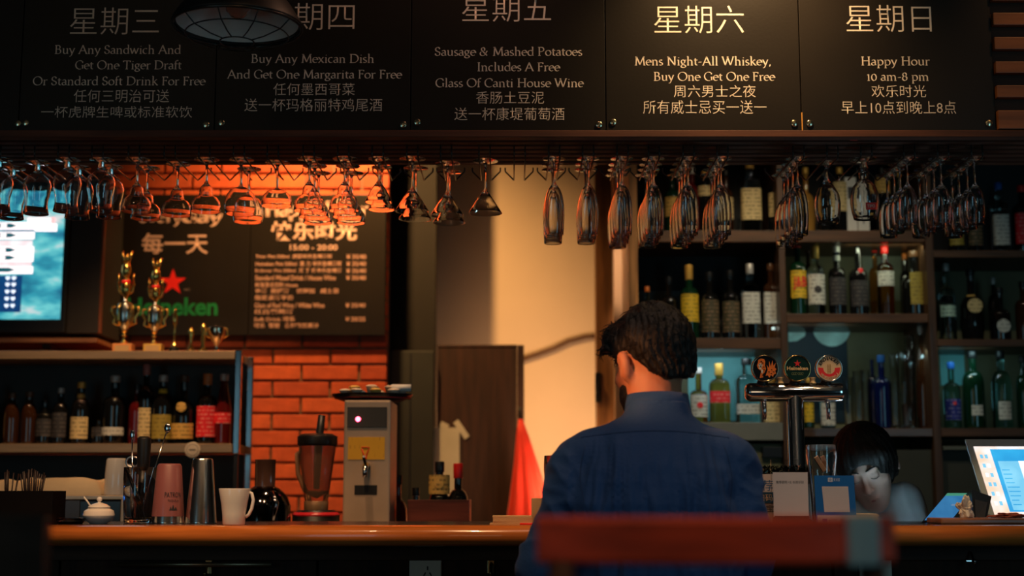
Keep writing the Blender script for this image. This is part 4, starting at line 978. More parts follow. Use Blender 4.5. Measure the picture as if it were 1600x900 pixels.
def cyl_label(r, z0, z1, ang, sq=0):
    b = BM(); n = 14; pr = None
    for i in range(n+1):
        a = R(-90-ang+2*ang*i/n); k = 1
        if sq: k = 1/((abs(cos(a))**sq+abs(sin(a))**sq)**(1/sq))
        c_ = [b.verts.new((r*k*cos(a), r*k*sin(a), z)) for z in (z0, z1)]
        if pr: f = b.faces.new([pr[0], c_[0], c_[1], pr[1]]); f.smooth = True
        pr = c_
    return b
LMC = {'cream': ('label_cream', (.72, .55, .26), (.08, .04, .02)), 'white': ('label_white', (.66, .66, .60), (.12, .12, .12)), 'yellow': ('label_yellow', (.80, .52, .03), (.10, .08, .02)), 'red': ('label_red', (.85, .02, .03), (.95, .35, .3)),
 'gold': ('label_gold', (.70, .42, .10), (.10, .05, .02)), 'brown': ('label_brown', (.07, .06, .03), (.35, .2, .12)), 'olive': ('label_olive', (.40, .30, .05), (.10, .06, .02)), 'blue': ('label_blue', (.02, .03, .25), (.3, .3, .5)), 'teal': ('label_teal', (.42, .62, .52), (.05, .1, .1)), 'dim': ('label_dim', (.03, .03, .035), (.12, .1, .09))}
CAPC = {'red': (.75, .015, .01), 'gold': (.75, .42, .08), 'black': (.01, .01, .01), 'white': (.7, .65, .6), 'pink': (.42, .16, .14), 'orange': (.80, .22, .04), 'blue': (.02, .12, .45), 'silver': (.5, .48, .45), 'brown': (.12, .05, .02)}
def bottle(px, top, Y, zb_, hw, st, col, cap=None, lab=None, text='', ang=68, neck=None, medal=None, group=None, capf=.90, rz=0):
    p = W(px, top, Y); h = p.z-zb_; r = hw*Y/FPX
    t = thing('bottle', text, 'bottle', (p.x, Y, zb_), group, rz)
    st_ = st; sq = FR[st][3]; fb, fs, fn, _ = FR[st]
    o = obj('bottle_glass', bottle_mesh(r, h, st), None, t)
    o.data.materials.clear() if False else None
    if not o.data.materials: o.data.materials.append(BM_[col])
    o.material_slots[0].link = 'OBJECT'; o.material_slots[0].material = BM_[col]
    if cap:
        m = M('cap_'+cap, CAPC[cap], .35, .3 if cap in ('gold', 'silver') else 0, var=.08); rn = r*fn*1.2
        obj('cap', lathe(BM(), [(0, h*capf), (rn, h*capf), (rn*1.03, h*.992), (rn*.9, h), (0, h)], 18), m, t)
    f = lambda py: Zp(py, Y)-zb_
    if lab:
        c_, y0, y1 = lab; m = label_mat(*LMC[c_]); z0, z1 = max(.004, f(y1)), f(y0)
        obj('paper_label', cyl_label(r*1.012+.0004, z0, z1, ang, sq), m, t)
    if neck:
        c_, y0, y1 = neck; obj('neck_label', lathe(BM(), [(r*fn*1.06+.001+(r*.1 if f(y1) < h*fs+.005 else 0), f(y1)), (r*fn*1.04+.001, f(y0))], 18), label_mat(*LMC[c_]), t)
    if medal:
        c_, cy, rad = medal; bb = lathe(BM(), [(0, .0), (rad*Y/FPX, .0), (rad*Y/FPX*.96, .0012), (0, .0014)], 22); bmesh.ops.rotate(bb, verts=bb.verts, matrix=Matrix.Rotation(pi/2, 3, 'X'))
        bmesh.ops.translate(bb, verts=bb.verts, vec=(0, -r-.0008, f(cy))); obj('round_label', bb, label_mat(*LMC[c_]), t)
    return t
GL_ = 'bottles on the left steel shelf'
YL_ = YS+.11
B = lambda *a, **k: bottle(a[0], a[1], YL_, z2t, *a[2:], group=GL_, **k)
B(-14, 600, 12, 'wine', 'black', 'black', ('cream', 640, 684), text='dark bottle cut by the left edge, pale label, on the steel shelf')
B(20, 614, 12, 'beer', 'brown', 'brown', text='first brown beer bottle from the left with glowing orange streaks')
B(47, 612, 12, 'beer', 'brown', 'brown', text='second brown beer bottle from the left with glowing orange streaks')
B(71, 623, 13, 'spirit', 'black', None, ('dim', 655, 682), text='short black bottle with a dim label, right of the two brown beer bottles')
B(96, 606, 12, 'wine', 'black', 'silver', ('dim', 645, 684), text='slim black bottle with a silver cap left of the cream arched label bottle')
t = B(128, 597, 14.5, 'wine', 'black', 'gold', ('cream', 652, 686), neck=('gold', 615, 628), text='dark bottle with a cream arched label and gold neck foil')
cyl = None
B(155, 655, 11, 'spirit', 'black', None, ('dim', 668, 682), text='tiny dark bottle between the cream label bottle and the white label bottle')
B(181, 587, 18, 'spirit', 'black', 'silver', ('white', 668, 681), text='dark broad bottle with low white label and a silver neck', neck=('white', 645, 662))
B(215, 600, 12, 'wine', 'red', 'black', text='deep red slim bottle tucked left of the pink capped wine bottle')
B(230, 569, 13, 'wine', 'black', 'pink', ('cream', 638, 684), ang=50, capf=.86, text='tall wine bottle with a dull pink capsule and narrow pale label')
B(256, 586, 16, 'wine', 'black', 'silver', ('olive', 648, 686), neck=('yellow', 608, 620), text='dark bottle with olive label and a yellow neck band')
B(289, 586, 18, 'round', 'black', 'brown', ('gold', 662, 686), medal=('gold', 637, 8), text='round bellied dark bottle with a gold medallion and gold label')
B(325, 584, 15.5, 'spirit', 'black', 'orange', ('red', 635, 683), capf=.84, text='dark bottle with an orange cap and a big bright red label')
B(351, 584, 13, 'slim', 'red', 'silver', ('red', 645, 662), text='slim bottle of red liquid at the right end of the steel shelf')
# extra steel rear panel reflection handled by the posts
# ---------------------------------------------------------------- trophies
def trophy(px, top, base_h, wb, basecol, lab, fig=True, sc=1.0):
    Y = YS+.10; p0 = W(px, 548, Y); h = Zp(top, Y)-z1t; s = Y/FPX
    t = thing('trophy', lab, 'trophy', (p0.x, Y, z1t), 'trophies on top of the steel shelf')
    bh_ = base_h*s
    obj('plinth', box(BM(), (-wb*s, -wb*s*.7, 0), (wb*s, wb*s*.7, bh_), .002), basecol, t)
    obj('plaque', box(BM(), (-wb*s*.75, -wb*s*.7-.0012, bh_*.2), (wb*s*.75, -wb*s*.7, bh_*.8)), M('plaque', (.75, .45, .18), .4, .4), t)
    u = h-bh_
    k = .021*sc
    obj('foot', lathe(BM(), [(0, 0), (k*.55, 0), (k*.6, .004), (k*.3, .010), (k*.22, u*.07), (k*.4, u*.09), (k*.22, u*.115), (k*.5, u*.14)], 24, (0, 0, bh_)), GOLD, t)
    obj('cup', lathe(BM(), [(k*.3, u*.14), (k*.95, u*.19), (k*1.25, u*.26), (k*1.35, u*.36), (k*1.15, u*.43), (k*.35, u*.46), (k*.2, u*.49)], 10, (0, 0, bh_)), M('trophy_silver', (.55, .60, .58), .22, 1), t)
    b = BM()
    for k2 in range(5): tube(b, [(k*1.37*cos(2*pi*(k2+.25)/5)*f1, k*1.37*sin(2*pi*(k2+.25)/5)*f1, bh_+z) for f1, z in ((.75, u*.19), (.95, u*.26), (1.0, u*.36), (.86, u*.43))], .0022, 6)
    obj('ribs', b, GOLD, t)
    for s_ in (-1, 1):
        obj('handle', tube(BM(), [(s_*k*1.1, 0, bh_+u*.20), (s_*k*1.9, 0, bh_+u*.22), (s_*k*1.7, 0, bh_+u*.28), (s_*k*2.3, 0, bh_+u*.34), (s_*k*2.2, 0, bh_+u*.40), (s_*k*1.5, 0, bh_+u*.40)], [.003, .004, .005, .004, .005, .003], 8), GOLD, t)
        obj('handle', tube(BM(), [(s_*k*.3, 0, bh_+u*.52), (s_*k*1.1, 0, bh_+u*.56), (s_*k*1.3, 0, bh_+u*.64), (s_*k*1.15, 0, bh_+u*.70), (s_*k*1.3, 0, bh_+u*.76)], [.003, .004, .004, .003, .002], 8), GOLD, t)
    obj('upper_cup', lathe(BM(), [(k*.2, u*.48), (k*.4, u*.51), (k*.7, u*.55), (k*.85, u*.62), (k*.5, u*.66), (k*.65, u*.69), (k*.3, u*.71)], 20, (0, 0, bh_)), GOLD, t)
    obj('ribbon', lathe(BM(), [(k*.62, u*.645), (k*.75, u*.655), (k*.75, u*.67), (k*.62, u*.68)], 20, (0, 0, bh_)), RED, t, 'red ribbon')
    obj('globe', lathe(BM(), [(k*.2, u*.70), (k*.6, u*.735), (k*.82, u*.78), (k*.75, u*.83), (k*.45, u*.87), (k*.2, u*.88)], 16, (0, 0, bh_)), GOLD, t)
    b = BM()
    for dx in (-.85, 0, .85): tube(b, [(dx*k*.3, 0, bh_+u*.86), (dx*k*.7, 0, bh_+u*.93), (dx*k*.95, 0, bh_+u*(1 if dx else .97))], [.003, .0045, .0035], 8)
    obj('prongs', b, GOLD, t)
    return t
trophy(193, 392, 15, 15, M('trophy_base_orange', (.75, .28, .08), .5), 'tallest gold and silver trophy, on an orange base, left of the shorter one')
trophy(240, 403, 14.5, 14, M('trophy_base_yellow', (.72, .42, .08), .5), 'second tallest gold trophy, on a yellow base, below the red star', sc=.92)
def small_trophy(px, top, lab, prof, base):
    Y = YS+.10; p0 = W(px, 548, Y); h = Zp(top, Y)-z1t
    t = thing('trophy', lab, 'trophy', (p0.x, Y, z1t), 'trophies on top of the steel shelf')
    obj('plinth', lathe(BM(), [(0, 0), (.017, 0), (.017, h*.13), (0, h*.13)], 20), base, t)
    obj('figure', lathe(BM(), [(r, z*h) for r, z in prof], 18), GOLD, t); return t
small_trophy(272, 481, 'slim small gold trophy on a black base right of the yellow based trophy', [(0, .13), (.012, .14), (.008, .2), (.003, .26), (.003, .6), (.007, .66), (.009, .8), (.005, .9), (.006, .96), (0, 1)], PLAST)
small_trophy(298, 511, 'small gold flame-shaped trophy between the slim trophy and the double one', [(0, .13), (.010, .15), (.004, .35), (.005, .5), (.010, .7), (.010, .85), (.004, .97), (0, 1)], GOLD)
small_trophy(317, 504, 'small gold figure trophy touching the silver bowl', [(0, .13), (.010, .15), (.006, .3), (.009, .5), (.006, .62), (.010, .8), (.006, .95), (0, 1)], GOLD)
t = thing('trophy_bowl', 'small silver bowl trophy with ears at the right end of the steel shelf', 'trophy', (W(338, 548, YS+.1).x, YS+.1, z1t), 'trophies on top of the steel shelf')
hb = Zp(512, YS+.1)-z1t
obj('bowl', lathe(BM(), [(0, 0), (.018, 0), (.018, .006), (.008, .012), (.007, hb*.3), (.018, hb*.5), (.028, hb*.75), (.030, hb), (.028, hb), (.024, hb*.7), (0, hb*.5)], 24), M('trophy_silver2', (.75, .62, .45), .15, 1), t)
for s_ in (-1, 1): obj('handle', tube(BM(), [(s_*.024, 0, hb*.6), (s_*.038, 0, hb*.7), (s_*.036, 0, hb*.95), (s_*.028, 0, hb*.98)], .0025, 8), GOLD, t)
# ---------------------------------------------------------------- television
YT = 5.28
t = thing('television', 'television at the left edge with a bright blue green menu screen', 'television', (0, YT, 0))
tx0, tx1, tz0, tz1 = W(-330, 520, YT).x, W(105, 430, YT).x, Zp(520, YT), Zp(285, YT)
obj('frame', box(BM(), (tx0, 0, tz0), (tx1, .06, tz1), .006), PLAST, t)
def tv_mat():
    m = bpy.data.materials.new('tv_background'); m.use_nodes = True; nt = m.node_tree; L = nt.links.new; e = nt.nodes['Principled BSDF']
    e.inputs['Base Color'].default_value = (.02, .02, .02, 1)
    tc = nt.nodes.new('ShaderNodeTexCoord'); n = nt.nodes.new('ShaderNodeTexNoise'); n.inputs['Scale'].default_value = 5.5; n.inputs['Detail'].default_value = 3
    mp = nt.nodes.new('ShaderNodeMapping'); mp.inputs['Rotation'].default_value = (0, .7, 0); mp.inputs['Scale'].default_value = (1, 1, 2.2); L(tc.outputs['Object'], mp.inputs[0]); L(mp.outputs[0], n.inputs['Vector'])
    r = nt.nodes.new('ShaderNodeValToRGB'); cr = r.color_ramp
    cr.elements[0].position = .36; cr.elements[0].color = (.01, .11, .20, 1); cr.elements[1].position = .68; cr.elements[1].color = (.80, .62, .62, 1)
    for ps, c_ in ((.47, (.03, .28, .36)), (.56, (.12, .48, .50))): q = cr.elements.new(ps); q.color = (*c_, 1)
    L(n.outputs['Fac'], r.inputs[0]); L(r.outputs[0], e.inputs['Emission Color']); e.inputs['Emission Strength'].default_value = 1; return m
tsx1 = W(97, 430, YT).x
scn = obj('screen', box(BM(), (tx0+.03, -.002, Zp(499, YT)), (tsx1, 0, Zp(300, YT))), tv_mat(), t)
def rct(nm, a, b_, c_, d, y, mat): return obj(nm, slab(BM(), [(W(a, 400, YT).x, y, Zp(d, YT)), (W(b_, 400, YT).x, y, Zp(d, YT)), (W(b_, 400, YT).x, y, Zp(c_, YT)), (W(a, 400, YT).x, y, Zp(c_, YT))], .001), mat, scn)
WH = scr_mat('tv_white', (1, .88, .88), 1.3); NV = scr_mat('tv_navy', (.004, .05, .16), .9, (.005, .03, .12)); DT = scr_mat('tv_bottle', (.01, .10, .13), .8); PK = scr_mat('tv_pink', (1, .45, .45), 1.1)
rct('menu_glow', -60, 50, 376, 424, -.0034, scr_mat('tv_glow', (.85, .60, .62), 1.0, (.9, .8, .82)))
for i, yy in enumerate((353, 368, 391, 403, 422)):
    rct('menu_strip', -60, 53 if i else 60, yy-5.5, yy+6, -.0045, WH)
    b = BM(); q = [(-60, yy-3.5), (16, yy-3.5), (26, yy), (16, yy+3.5), (-60, yy+3.5)]
    poly(b, [(W(a, 400, YT).x, Zp(c_, YT)) for a, c_ in q][::-1], -.0062); obj('bottle_picture', b, DT, scn)
    if i < 4: rct('bottle_label_picture', 0, 9, yy-2.5, yy+2.5, -.0075, WH)
rct('title_lettering', 41, 80, 341, 352, -.0060, WH); rct('title_lettering', 53, 88, 350, 362, -.0068, WH); rct('title_accent', 78, 84, 340, 349, -.0072, PK)
rct('price_table', -60, 37, 431, 488, -.0050, NV)
HW = scr_mat('tv_price', (.75, .85, 1), 1.2)
for yy in (435, 445, 456, 467, 478):
    for xx in (15, 24.5):
        b = BM(); q = [(0, -3.6), (3, -.5), (3, 2), (1.5, 3.2), (0, 2), (-1.5, 3.2), (-3, 2), (-3, -.5)]
        poly(b, [(W(xx+a*1.1, 400, YT).x, Zp(yy, YT)+c_*YT/FPX) for a, c_ in q], -.0066); obj('price_mark', b, HW, scn)
obj('wall_bracket', box(BM(), (tx0+.3, .06, tz0+.2), (tx0+.5, YB-YT-.001, tz0+.4)), PLAST, t)
# dark cabinet right of the television, ledge under it
t = thing('media_shelf', 'narrow brown ledge just beneath the television', 'shelf', (0, YT-.05, 0))
obj('ledge', box(BM(), (tx0, 0, Zp(535, YT-.05)), (W(151, 530, YT-.05).x, .30, Zp(528, YT-.05)), .002), wood('ledge_wood', (.30, .12, .05), .4), t)
obj('bracket', box(BM(), (-1.75, .05, Zp(545, YT)), (-1.72, YB-YT+.049, Zp(535.4, YT-.05))), DARKW, t)
cab = tag(boxo('wall_cabinet', (W(107, 430, 5.3).x, 5.3, Zp(521, 5.3)), (W(156, 430, 5.3).x, YB-.001, Zp(270, 5.3)), M('cabinet_dark', (.022, .017, .014), .6, var=.1), bev=.003), 'plain dark panel box between the television and the chalk board', 'cabinet')
obj('corner_trim', box(BM(), (W(157, 430, 5.3).x, 5.302, Zp(520, 5.3)), (W(160, 430, 5.3).x, 5.32, Zp(270, 5.3))), wood('trim_wood', (.20, .06, .025), .4, 'z'), cab)
# ---------------------------------------------------------------- wall menu board
YM = YB-.03
t = thing('wall_menu_board', 'wide black menu board with a red star and happy hour list on the brick wall', 'menu board', (0, YM, 0))
obj('board_panel', box(BM(), (W(160, 420, YM).x, 0, Zp(524, YM)), (W(389.3, 420, YM).x, .025, Zp(304, YM)), .002), BLACKB, t)
obj('board_panel', box(BM(), (W(390.3, 420, YM).x, 0, Zp(524, YM)), (W(602, 420, YM).x, .025, Zp(304, YM)), .002), BLACKB, t)
PKM = M('pink_cream_print', (.66, .40, .31), .6, var=.05)
def wt(s_, a, b_, c_, d, mat=PKM, off=0, nm='lettering'): cjk(s_, W(a, 420, YM).x, W(b_, 420, YM).x, Zp(d, YM), Zp(c_, YM), -.0008, mat, t, off=off, name=nm)
obj('lettering', serif(BM(), 'every', W(218, 340, YM).x, W(285, 340, YM).x, Zp(347, YM), .075, -.0008, 1.9), PKM, t, smooth='keep')
obj('lettering', serif(BM(), 'day', W(285, 340, YM).x, W(348, 340, YM).x, Zp(347, YM), .075, -.0008, 1.9), PKM, t, smooth='keep')
wt('每一天', 220, 324, 364, 397, off=.018)
bst = star(BM(), 22*YM/FPX, -.0008, W(270, 440, YM).x, Zp(441, YM)); obj('red_star', bst, M('board_star_red', (.95, .02, .01), .5, var=.03), t)
wt('Heineken', 200, 342, 465, 493, M('board_green', (.01, .22, .06), .5), off=.03)
wt('INC', 289, 298, 451, 454, M('dim_print', (.3, .22, .18), .6))
obj('lettering', serif(BM(), 'Happy Hour', W(414, 325, YM).x, W(575, 325, YM).x, Zp(337, YM), .085, -.0008, 2.1), PKM, t, smooth='keep')
wt('快乐时光', 422, 557, 346, 376, off=.03)
wt('15:00 - 20:00', 452, 527, 382, 391, off=.02)
DP = M('dull_pink_print', (.55, .30, .22), .6, var=.05)
LN = [(401, 'Tiger Pint 500ml  虎牌半升生啤酒杯', 399, 519, '¥ 35/40'), (412, 'Heineken Pint 500ml  喜 力 半升生啤酒杯', 399, 534, '¥ 35/40'), (423, 'Erdinger Pint 500ml  艾 丁 格半升生啤酒', 399, 534, '¥ 35/40'), (434, 'Standard Mixed Drink / House Wine', 399, 525, '¥ 35/40'),
 (445, '标准混合饮料 House', 399, 466, None), (454.5, '金酒  朗姆酒    伏特加   威士忌', 399, 530, None), (465, '指定餐酒半价', 399, 460, None), (477, 'Glass of Red Wine / White Wine', 399, 508, '¥ 35/40'), (487, '红白葡萄酒', 399, 460, None), (498.5, 'Soft Drink 可乐', 399, 463, '¥ 20/25'), (508.5, '可乐  雪碧   各种软饮果汁', 399, 500, None)]
for y_, s_, a, b_, pr_ in LN:
    wt(s_, a, b_, y_-4, y_+4, DP, off=.02)
    if pr_: wt(pr_, 541, 572, y_-3.5, y_+3.5, DP, off=.02, nm='price')
# ---------------------------------------------------------------- machines on the bench
Y = 4.30
def loc_(px, Y, py=760): return (W(px, py, Y).x, Y, ZBN)
def zz_(py, Y=4.30): return Zp(py, Y)-ZBN
t = thing('water_boiler', 'tall brushed steel water boiler with a red light and tap, behind the counter', 'boiler', loc_(573.5, 4.30, 700))
w = 36.5*Y/FPX; zt = zz_(625)
obj('housing', box(BM(), (-w, 0, 0), (w, .24, zt), .006), M('boiler_steel', (.55, .40, .28), .5, .5, bump=.05, bs=25), t)
f = lambda a: (a-573.5)*Y/FPX
obj('display', box(BM(), (f(542), -.003, zz_(668)), (f(604), .001, zz_(636)), .001), M('display_dark', (.02, .015, .013), .2), t)
obj('indicator_light', lathe(BM(), [(0, .004), (.006, .0035), (.0075, 0)], 16), M('red_led', (1, .1, .1), emit=(1, .05, .10), es=14, var=0), t, 'glowing red indicator light')
il = [c_ for c_ in kids(t) if c_.name.startswith('indicator')][0]; il.location = (f(559), -.0035, zz_(655)); il.rotation_euler.x = pi/2
obj('sticker', box(BM(), (f(544), -.0015, zz_(718)), (f(601), .001, zz_(683))), label_mat('label_amber', (.85, .45, .03), (.6, .25, .03), 40, .6), t)
b = BM(); 
for a, c_ in ((566, 705), (569, 715), (577, 715), (575, 700), (567, 700)): pass
obj('sticker_drawing', tube(BM(), [(f(565), -.002, zz_(699)), (f(577), -.002, zz_(699)), (f(573), -.002, zz_(711)), (f(573), -.002, zz_(718)), (f(569), -.002, zz_(711)), (f(565), -.002, zz_(701))], .0018, 5), RED, t)
obj('tap', tube(BM(), [(0, 0, zz_(728)), (0, -.035, zz_(728)), (0, -.05, zz_(734)), (0, -.052, zz_(746))], [.011, .010, .008, .007], 12), CHROME, t)
obj('tap_lever', tube(BM(), [(0, -.042, zz_(726)), (-.004, -.045, zz_(718)), (-.004, -.055, zz_(714))], .0045, 8), PLAST, t)
obj('brand_plate', box(BM(), (f(555), -.002, zz_(773)), (f(590), .001, zz_(758)), .0008), PLAST, t)
obj('drip_tray', box(BM(), (-w*.9, -.06, 0), (w*.9, 0, .02), .003), STEEL, t)
# tray of things on the boiler
zt0 = ZBN+zt
t = thing('black_tray', 'black oval tray of capsules balanced on top of the steel boiler', 'tray', (W(577, 620, Y).x, Y+.10, zt0))
obj('tray_base', lathe(BM(), [(0, 0), (.085, 0), (.118, .012), (.126, .024), (.122, .024), (.112, .014), (.08, .005), (0, .005)], 36, sy=.75), PLAST, t)
obj('red_print', lathe(BM(), [(.1155, .009), (.1235, .024)], 36, sy=.75), M('tray_red_print', (.35, .02, .02), .5, var=.9, vs=9), t)
for k in range(13):
    a = k*2*pi/9 if k < 9 else k*2*pi/4; rr = (.088, .058) if k < 9 else (.055, .032)
    c_ = ['white', 'gold', 'white', 'blue', 'gold', 'white', 'white', 'gold', 'white', 'blue', 'gold', 'white', 'white'][k]
    o = obj('coffee_capsule', lathe(BM(), [(0, 0), (.012, 0), (.016, .020), (.0185, .021), (.0185, .024), (.010, .028), (0, .029)], 16), M('capsule_'+c_, {'white': (.75, .62, .48), 'gold': (.80, .50, .12), 'blue': (.05, .18, .28)}[c_], .4))
    tag(o, 'small %s capsule lying in the black tray on the boiler' % {'white': 'cream white', 'gold': 'golden', 'blue': 'dark blue'}[c_], 'capsule', '%s capsules in the black tray' % c_)
    o.location = (W(577, 620, Y).x+rr[0]*cos(a), Y+.10+rr[1]*sin(a), zt0+.0052+(.018 if k >= 9 else .006))
o = tag(obj('paper_roll', tube(BM(), [(-.03, 0, .0), (.03, .004, .0)], .011, 14), PAPER), 'rolled white paper lying at the right end of the black tray', 'paper'); o.location = (W(624, 610, Y).x, Y+.07, zt0+.0416)
# blender
t = thing('blender', 'bar blender with a clear jug, black lid and red base ring, left of the boiler', 'blender', loc_(495, 4.30, 740))
f = lambda a: (a-495)*Y/FPX
obj('motor_base', lathe(BM(), [(0, 0), (.075, 0), (.07, zz_(806)), (.055, zz_(797)), (0, zz_(797))], 32), PLAST, t)
obj('red_ring', lathe(BM(), [(.0705, zz_(806)), (.072, zz_(804)), (.064, zz_(800)), (.060, zz_(801))], 32), M('ring_red', (.6, .02, .03), .3), t)
obj('coupling', lathe(BM(), [(0, zz_(797)), (.036, zz_(797)), (.036, zz_(783)), (0, zz_(783))], 28), STW, t)
SMK = M('smoky_jug', (.75, .45, .3), .12, trans=.85, ior=1.3, var=0)
obj('jug', lathe(BM(), [(0, zz_(783)), (.034, zz_(783)), (.038, zz_(770)), (.056, zz_(697)), (.054, zz_(697)), (.036, zz_(768)), (0, zz_(778))], 28), SMK, t)
obj('jug_handle', tube(BM(), [(f(470), 0, zz_(706)), (f(464), 0, zz_(709)), (f(466), 0, zz_(740)), (f(478), 0, zz_(768)), (f(482), 0, zz_(771))], .0075, 8), M('handle_tan', (.40, .20, .10), .4), t)
obj('lid', lathe(BM(), [(.052, zz_(697)), (.060, zz_(695)), (.060, zz_(682)), (.045, zz_(678)), (0, zz_(676))], 28), PLAST, t)
obj('tamper', tube(BM(), [(0, 0, zz_(765)), (.004, 0, zz_(690)), (.012, 0, zz_(649))], [.009, .013, .011], 12), PLAST, t)
# decanter / press with chrome dome
t = thing('citrus_juicer', 'round dark chrome juicer with a tall chimney beside the white cup', 'juicer', loc_(414, 4.2, 760))
g2 = lambda py: Zp(py, 4.2)-ZBN
obj('body', lathe(BM(), [(0, 0), (.075, 0), (.078, .02), (.076, g2(790)), (.066, g2(775)), (.045, g2(764)), (.032, g2(760)), (0, g2(759))], 36), M('dark_chrome', (.12, .11, .11), .08, 1), t)
obj('chimney', lathe(BM(), [(.030, g2(760)), (.030, g2(720)), (.032, g2(718)), (.028, g2(718)), (.027, g2(755))], 28), M('smoke_plastic', (.10, .05, .035), .15, coat=.5), t)
obj('lever', tube(BM(), [(.03, -.07, g2(768)), (.05, -.085, g2(785)), (.04, -.082, g2(812))], .006, 8), CHROME, t)
# bottles crate
Yc = 4.48
cr_ = thing('bottle_crate', 'dark red wooden crate of wine bottles right of the boiler', 'crate', (W(687, 800, Yc).x, Yc, ZBN))
hw_ = 47*Yc/FPX; hc = Zp(781, Yc-.07)-ZBN; cm = wood('crate_wood', (.14, .028, .014), .45)
for nm, a, b_ in (('side_board', (-hw_, -.07, 0), (hw_, -.058, hc)), ('side_board', (-hw_, .108, 0), (hw_, .12, hc)), ('end_board', (-hw_, -.0575, 0), (-hw_+.01, .1075, hc)), ('end_board', (hw_-.01, -.0575, 0), (hw_, .1075, hc)), ('bottom_board', (-hw_+.011, -.057, 0), (hw_-.011, .107, .008))):
    obj(nm, box(BM(), a, b_, .001), cm, cr_)
bottle(687, 721, Yc, ZBN+.0085, 17, 'wine', 'black', 'black', ('gold', 742, 772), text='dark wine bottle with black cap, left in the red crate', medal=('gold', 757, 7))
bottle(716, 724, Yc+.01, ZBN+.0085, 17, 'wine', 'black', 'red', text='dark wine bottle with a dark red cap, right in the red crate', capf=.86)
bottle(650, 762, Yc+.0, ZBN+.0085, 12, 'beer', 'black', 'black', text='short dark bottle at the left end of the red crate')
bottle(622, 742, 4.62, ZBN, 15, 'wine', 'red', 'black', text='dark reddish bottle between the boiler and the red crate')
# coffee machine with cloths, inverted mug
Yk = 4.16
t = thing('coffee_machine', 'low dark steel coffee machine with a bright top rail at the left', 'coffee machine', (W(110, 790, Yk).x, Yk, ZBN))
f = lambda a: (a-110)*Yk/FPX; zk = Zp(774, Yk)-ZBN
obj('body', box(BM(), (f(-60), 0, 0), (f(190), .3, zk-.012), .006), M('machine_black', (.03, .028, .026), .25, .5), t)
obj('top_rail', box(BM(), (f(-60), -.006, zk-.012), (f(195), .31, zk), .002), M('rail_steel', (.66, .48, .32), .4, .6), t)
obj('side_post', box(BM(), (f(189), -.007, .0), (f(194), .012, zk-.0125), .001), M('rail_steel', (.66, .48, .32), .4, .6), t)
obj('control_panel', box(BM(), (f(60), -.004, Zp(812, Yk)-ZBN), (f(125), .001, Zp(782, Yk)-ZBN), .001), M('panel_grey', (.06, .05, .045), .3), t)
LED = M('blue_led', (.1, .3, 1), emit=(.03, .25, 1), es=9, var=0)
for a in (81, 91.5): 
    o = obj('blue_lamp', lathe(BM(), [(0, .003), (.004, .0025), (.0045, 0)], 12), LED, t, 'glowing blue indicator'); o.location = (f(a), -.0045, Zp(793, Yk)-ZBN); o.rotation_euler.x = pi/2; o.scale = (1, 2, 1)
zk += ZBN
def cloth(px0, px1, Y, lab, seed, hz):
    b = BM(); n, m_ = 28, 12; xa, xb = W(px0, 760, Y).x, W(px1, 760, Y).x; g = {}
    for s_ in (0, 1):
        for i in range(n+1):
            for j in range(m_+1):
                u, v = i/n, j/m_; e = min(1, min(u, 1-u, v, 1-v)*8)
                z = .002+(hz+noise.noise(Vector((u*3.2+seed, v*2, 0)))*hz*.55+u*hz*.35)*e if s_ else 0
                g[s_, i, j] = b.verts.new((xa+(xb-xa)*u, Y+.22*v, zk+z))
    for i in range(n):
        for j in range(m_):
            for s_ in (0, 1):
                f_ = b.faces.new([g[s_, i, j], g[s_, i+1, j], g[s_, i+1, j+1], g[s_, i, j+1]]); f_.smooth = True
    for s0 in range(n):
        for j in (0, m_): b.faces.new([g[0, s0, j], g[0, s0+1, j], g[1, s0+1, j], g[1, s0, j]])
    for j in range(m_):
        for i in (0, n): b.faces.new([g[0, i, j], g[0, i, j+1], g[1, i, j+1], g[1, i, j]])
    return tag(obj('folded_cloth', b, M('cloth_cream', (.74, .56, .34), .9, bump=.2, bs=50)), lab, 'cloth')
cloth(-20, 46, Yk, 'cream cloth on the coffee machine behind the straws', 2, .036)
cloth(48, 158, Yk, 'long cream cloth lying on the coffee machine left of the upturned mug', 5, .034)
hm = Zp(716, Yk+.05)-zk
t = thing('white_mug', 'large white mug upside down on the coffee machine', 'mug', (W(181, 750, Yk+.05).x, Yk+.05, zk))
obj('mug_body', lathe(BM(), [(.030, 0), (.034, .001), (.032, hm*.5), (.0285, hm*.95), (.025, hm), (0, hm), ], 36), CERAM, t)
obj('handle', tube(BM(), [(.029, 0, hm*.8), (.048, 0, hm*.78), (.054, 0, hm*.55), (.047, 0, hm*.3), (.031, 0, hm*.25)], .005, 10), CERAM, t)
# ================================================================ PASSAGE
Yd = 5.86
t = thing('swing_door', 'dark reddish brown low swing door in front of the beige wall', 'door', (0, Yd, 0))
DW = wood('swing_door_wood', (.035, .011, .005), .75, 'z', .0)
xa, xm, xb = W(683, 650, Yd).x, W(808, 650, Yd).x, W(819, 650, Yd).x
zt = Zp(543, Yd)
obj('door_leaf', box(BM(), (xa, 0, .06), (xm, .035, zt), .004), DW, t)
obj('door_stile', box(BM(), (xm+.001, -.01, 0.0), (xb, .045, zt+.01), .004), wood('stile_dark', (.045, .018, .010), .5, 'z'), t)
obj('top_rail', box(BM(), (xa, -.003, zt+.0005), (xm, .038, zt+.012), .003), wood('stile_dark', (.045, .018, .010), .5, 'z'), t)
t2 = thing('fridge', 'tall grey dark cupboard side below the dark shade column, left of the swing door', 'cupboard', (0, 5.80, 0))
obj('body', box(BM(), (W(607, 650, 5.8).x, 0, 0), (W(682, 650, 5.8).x-.012, .09, Zp(548, 5.8)), .004), M('cupboard_grey', (.022, .022, .016), .6), t2)
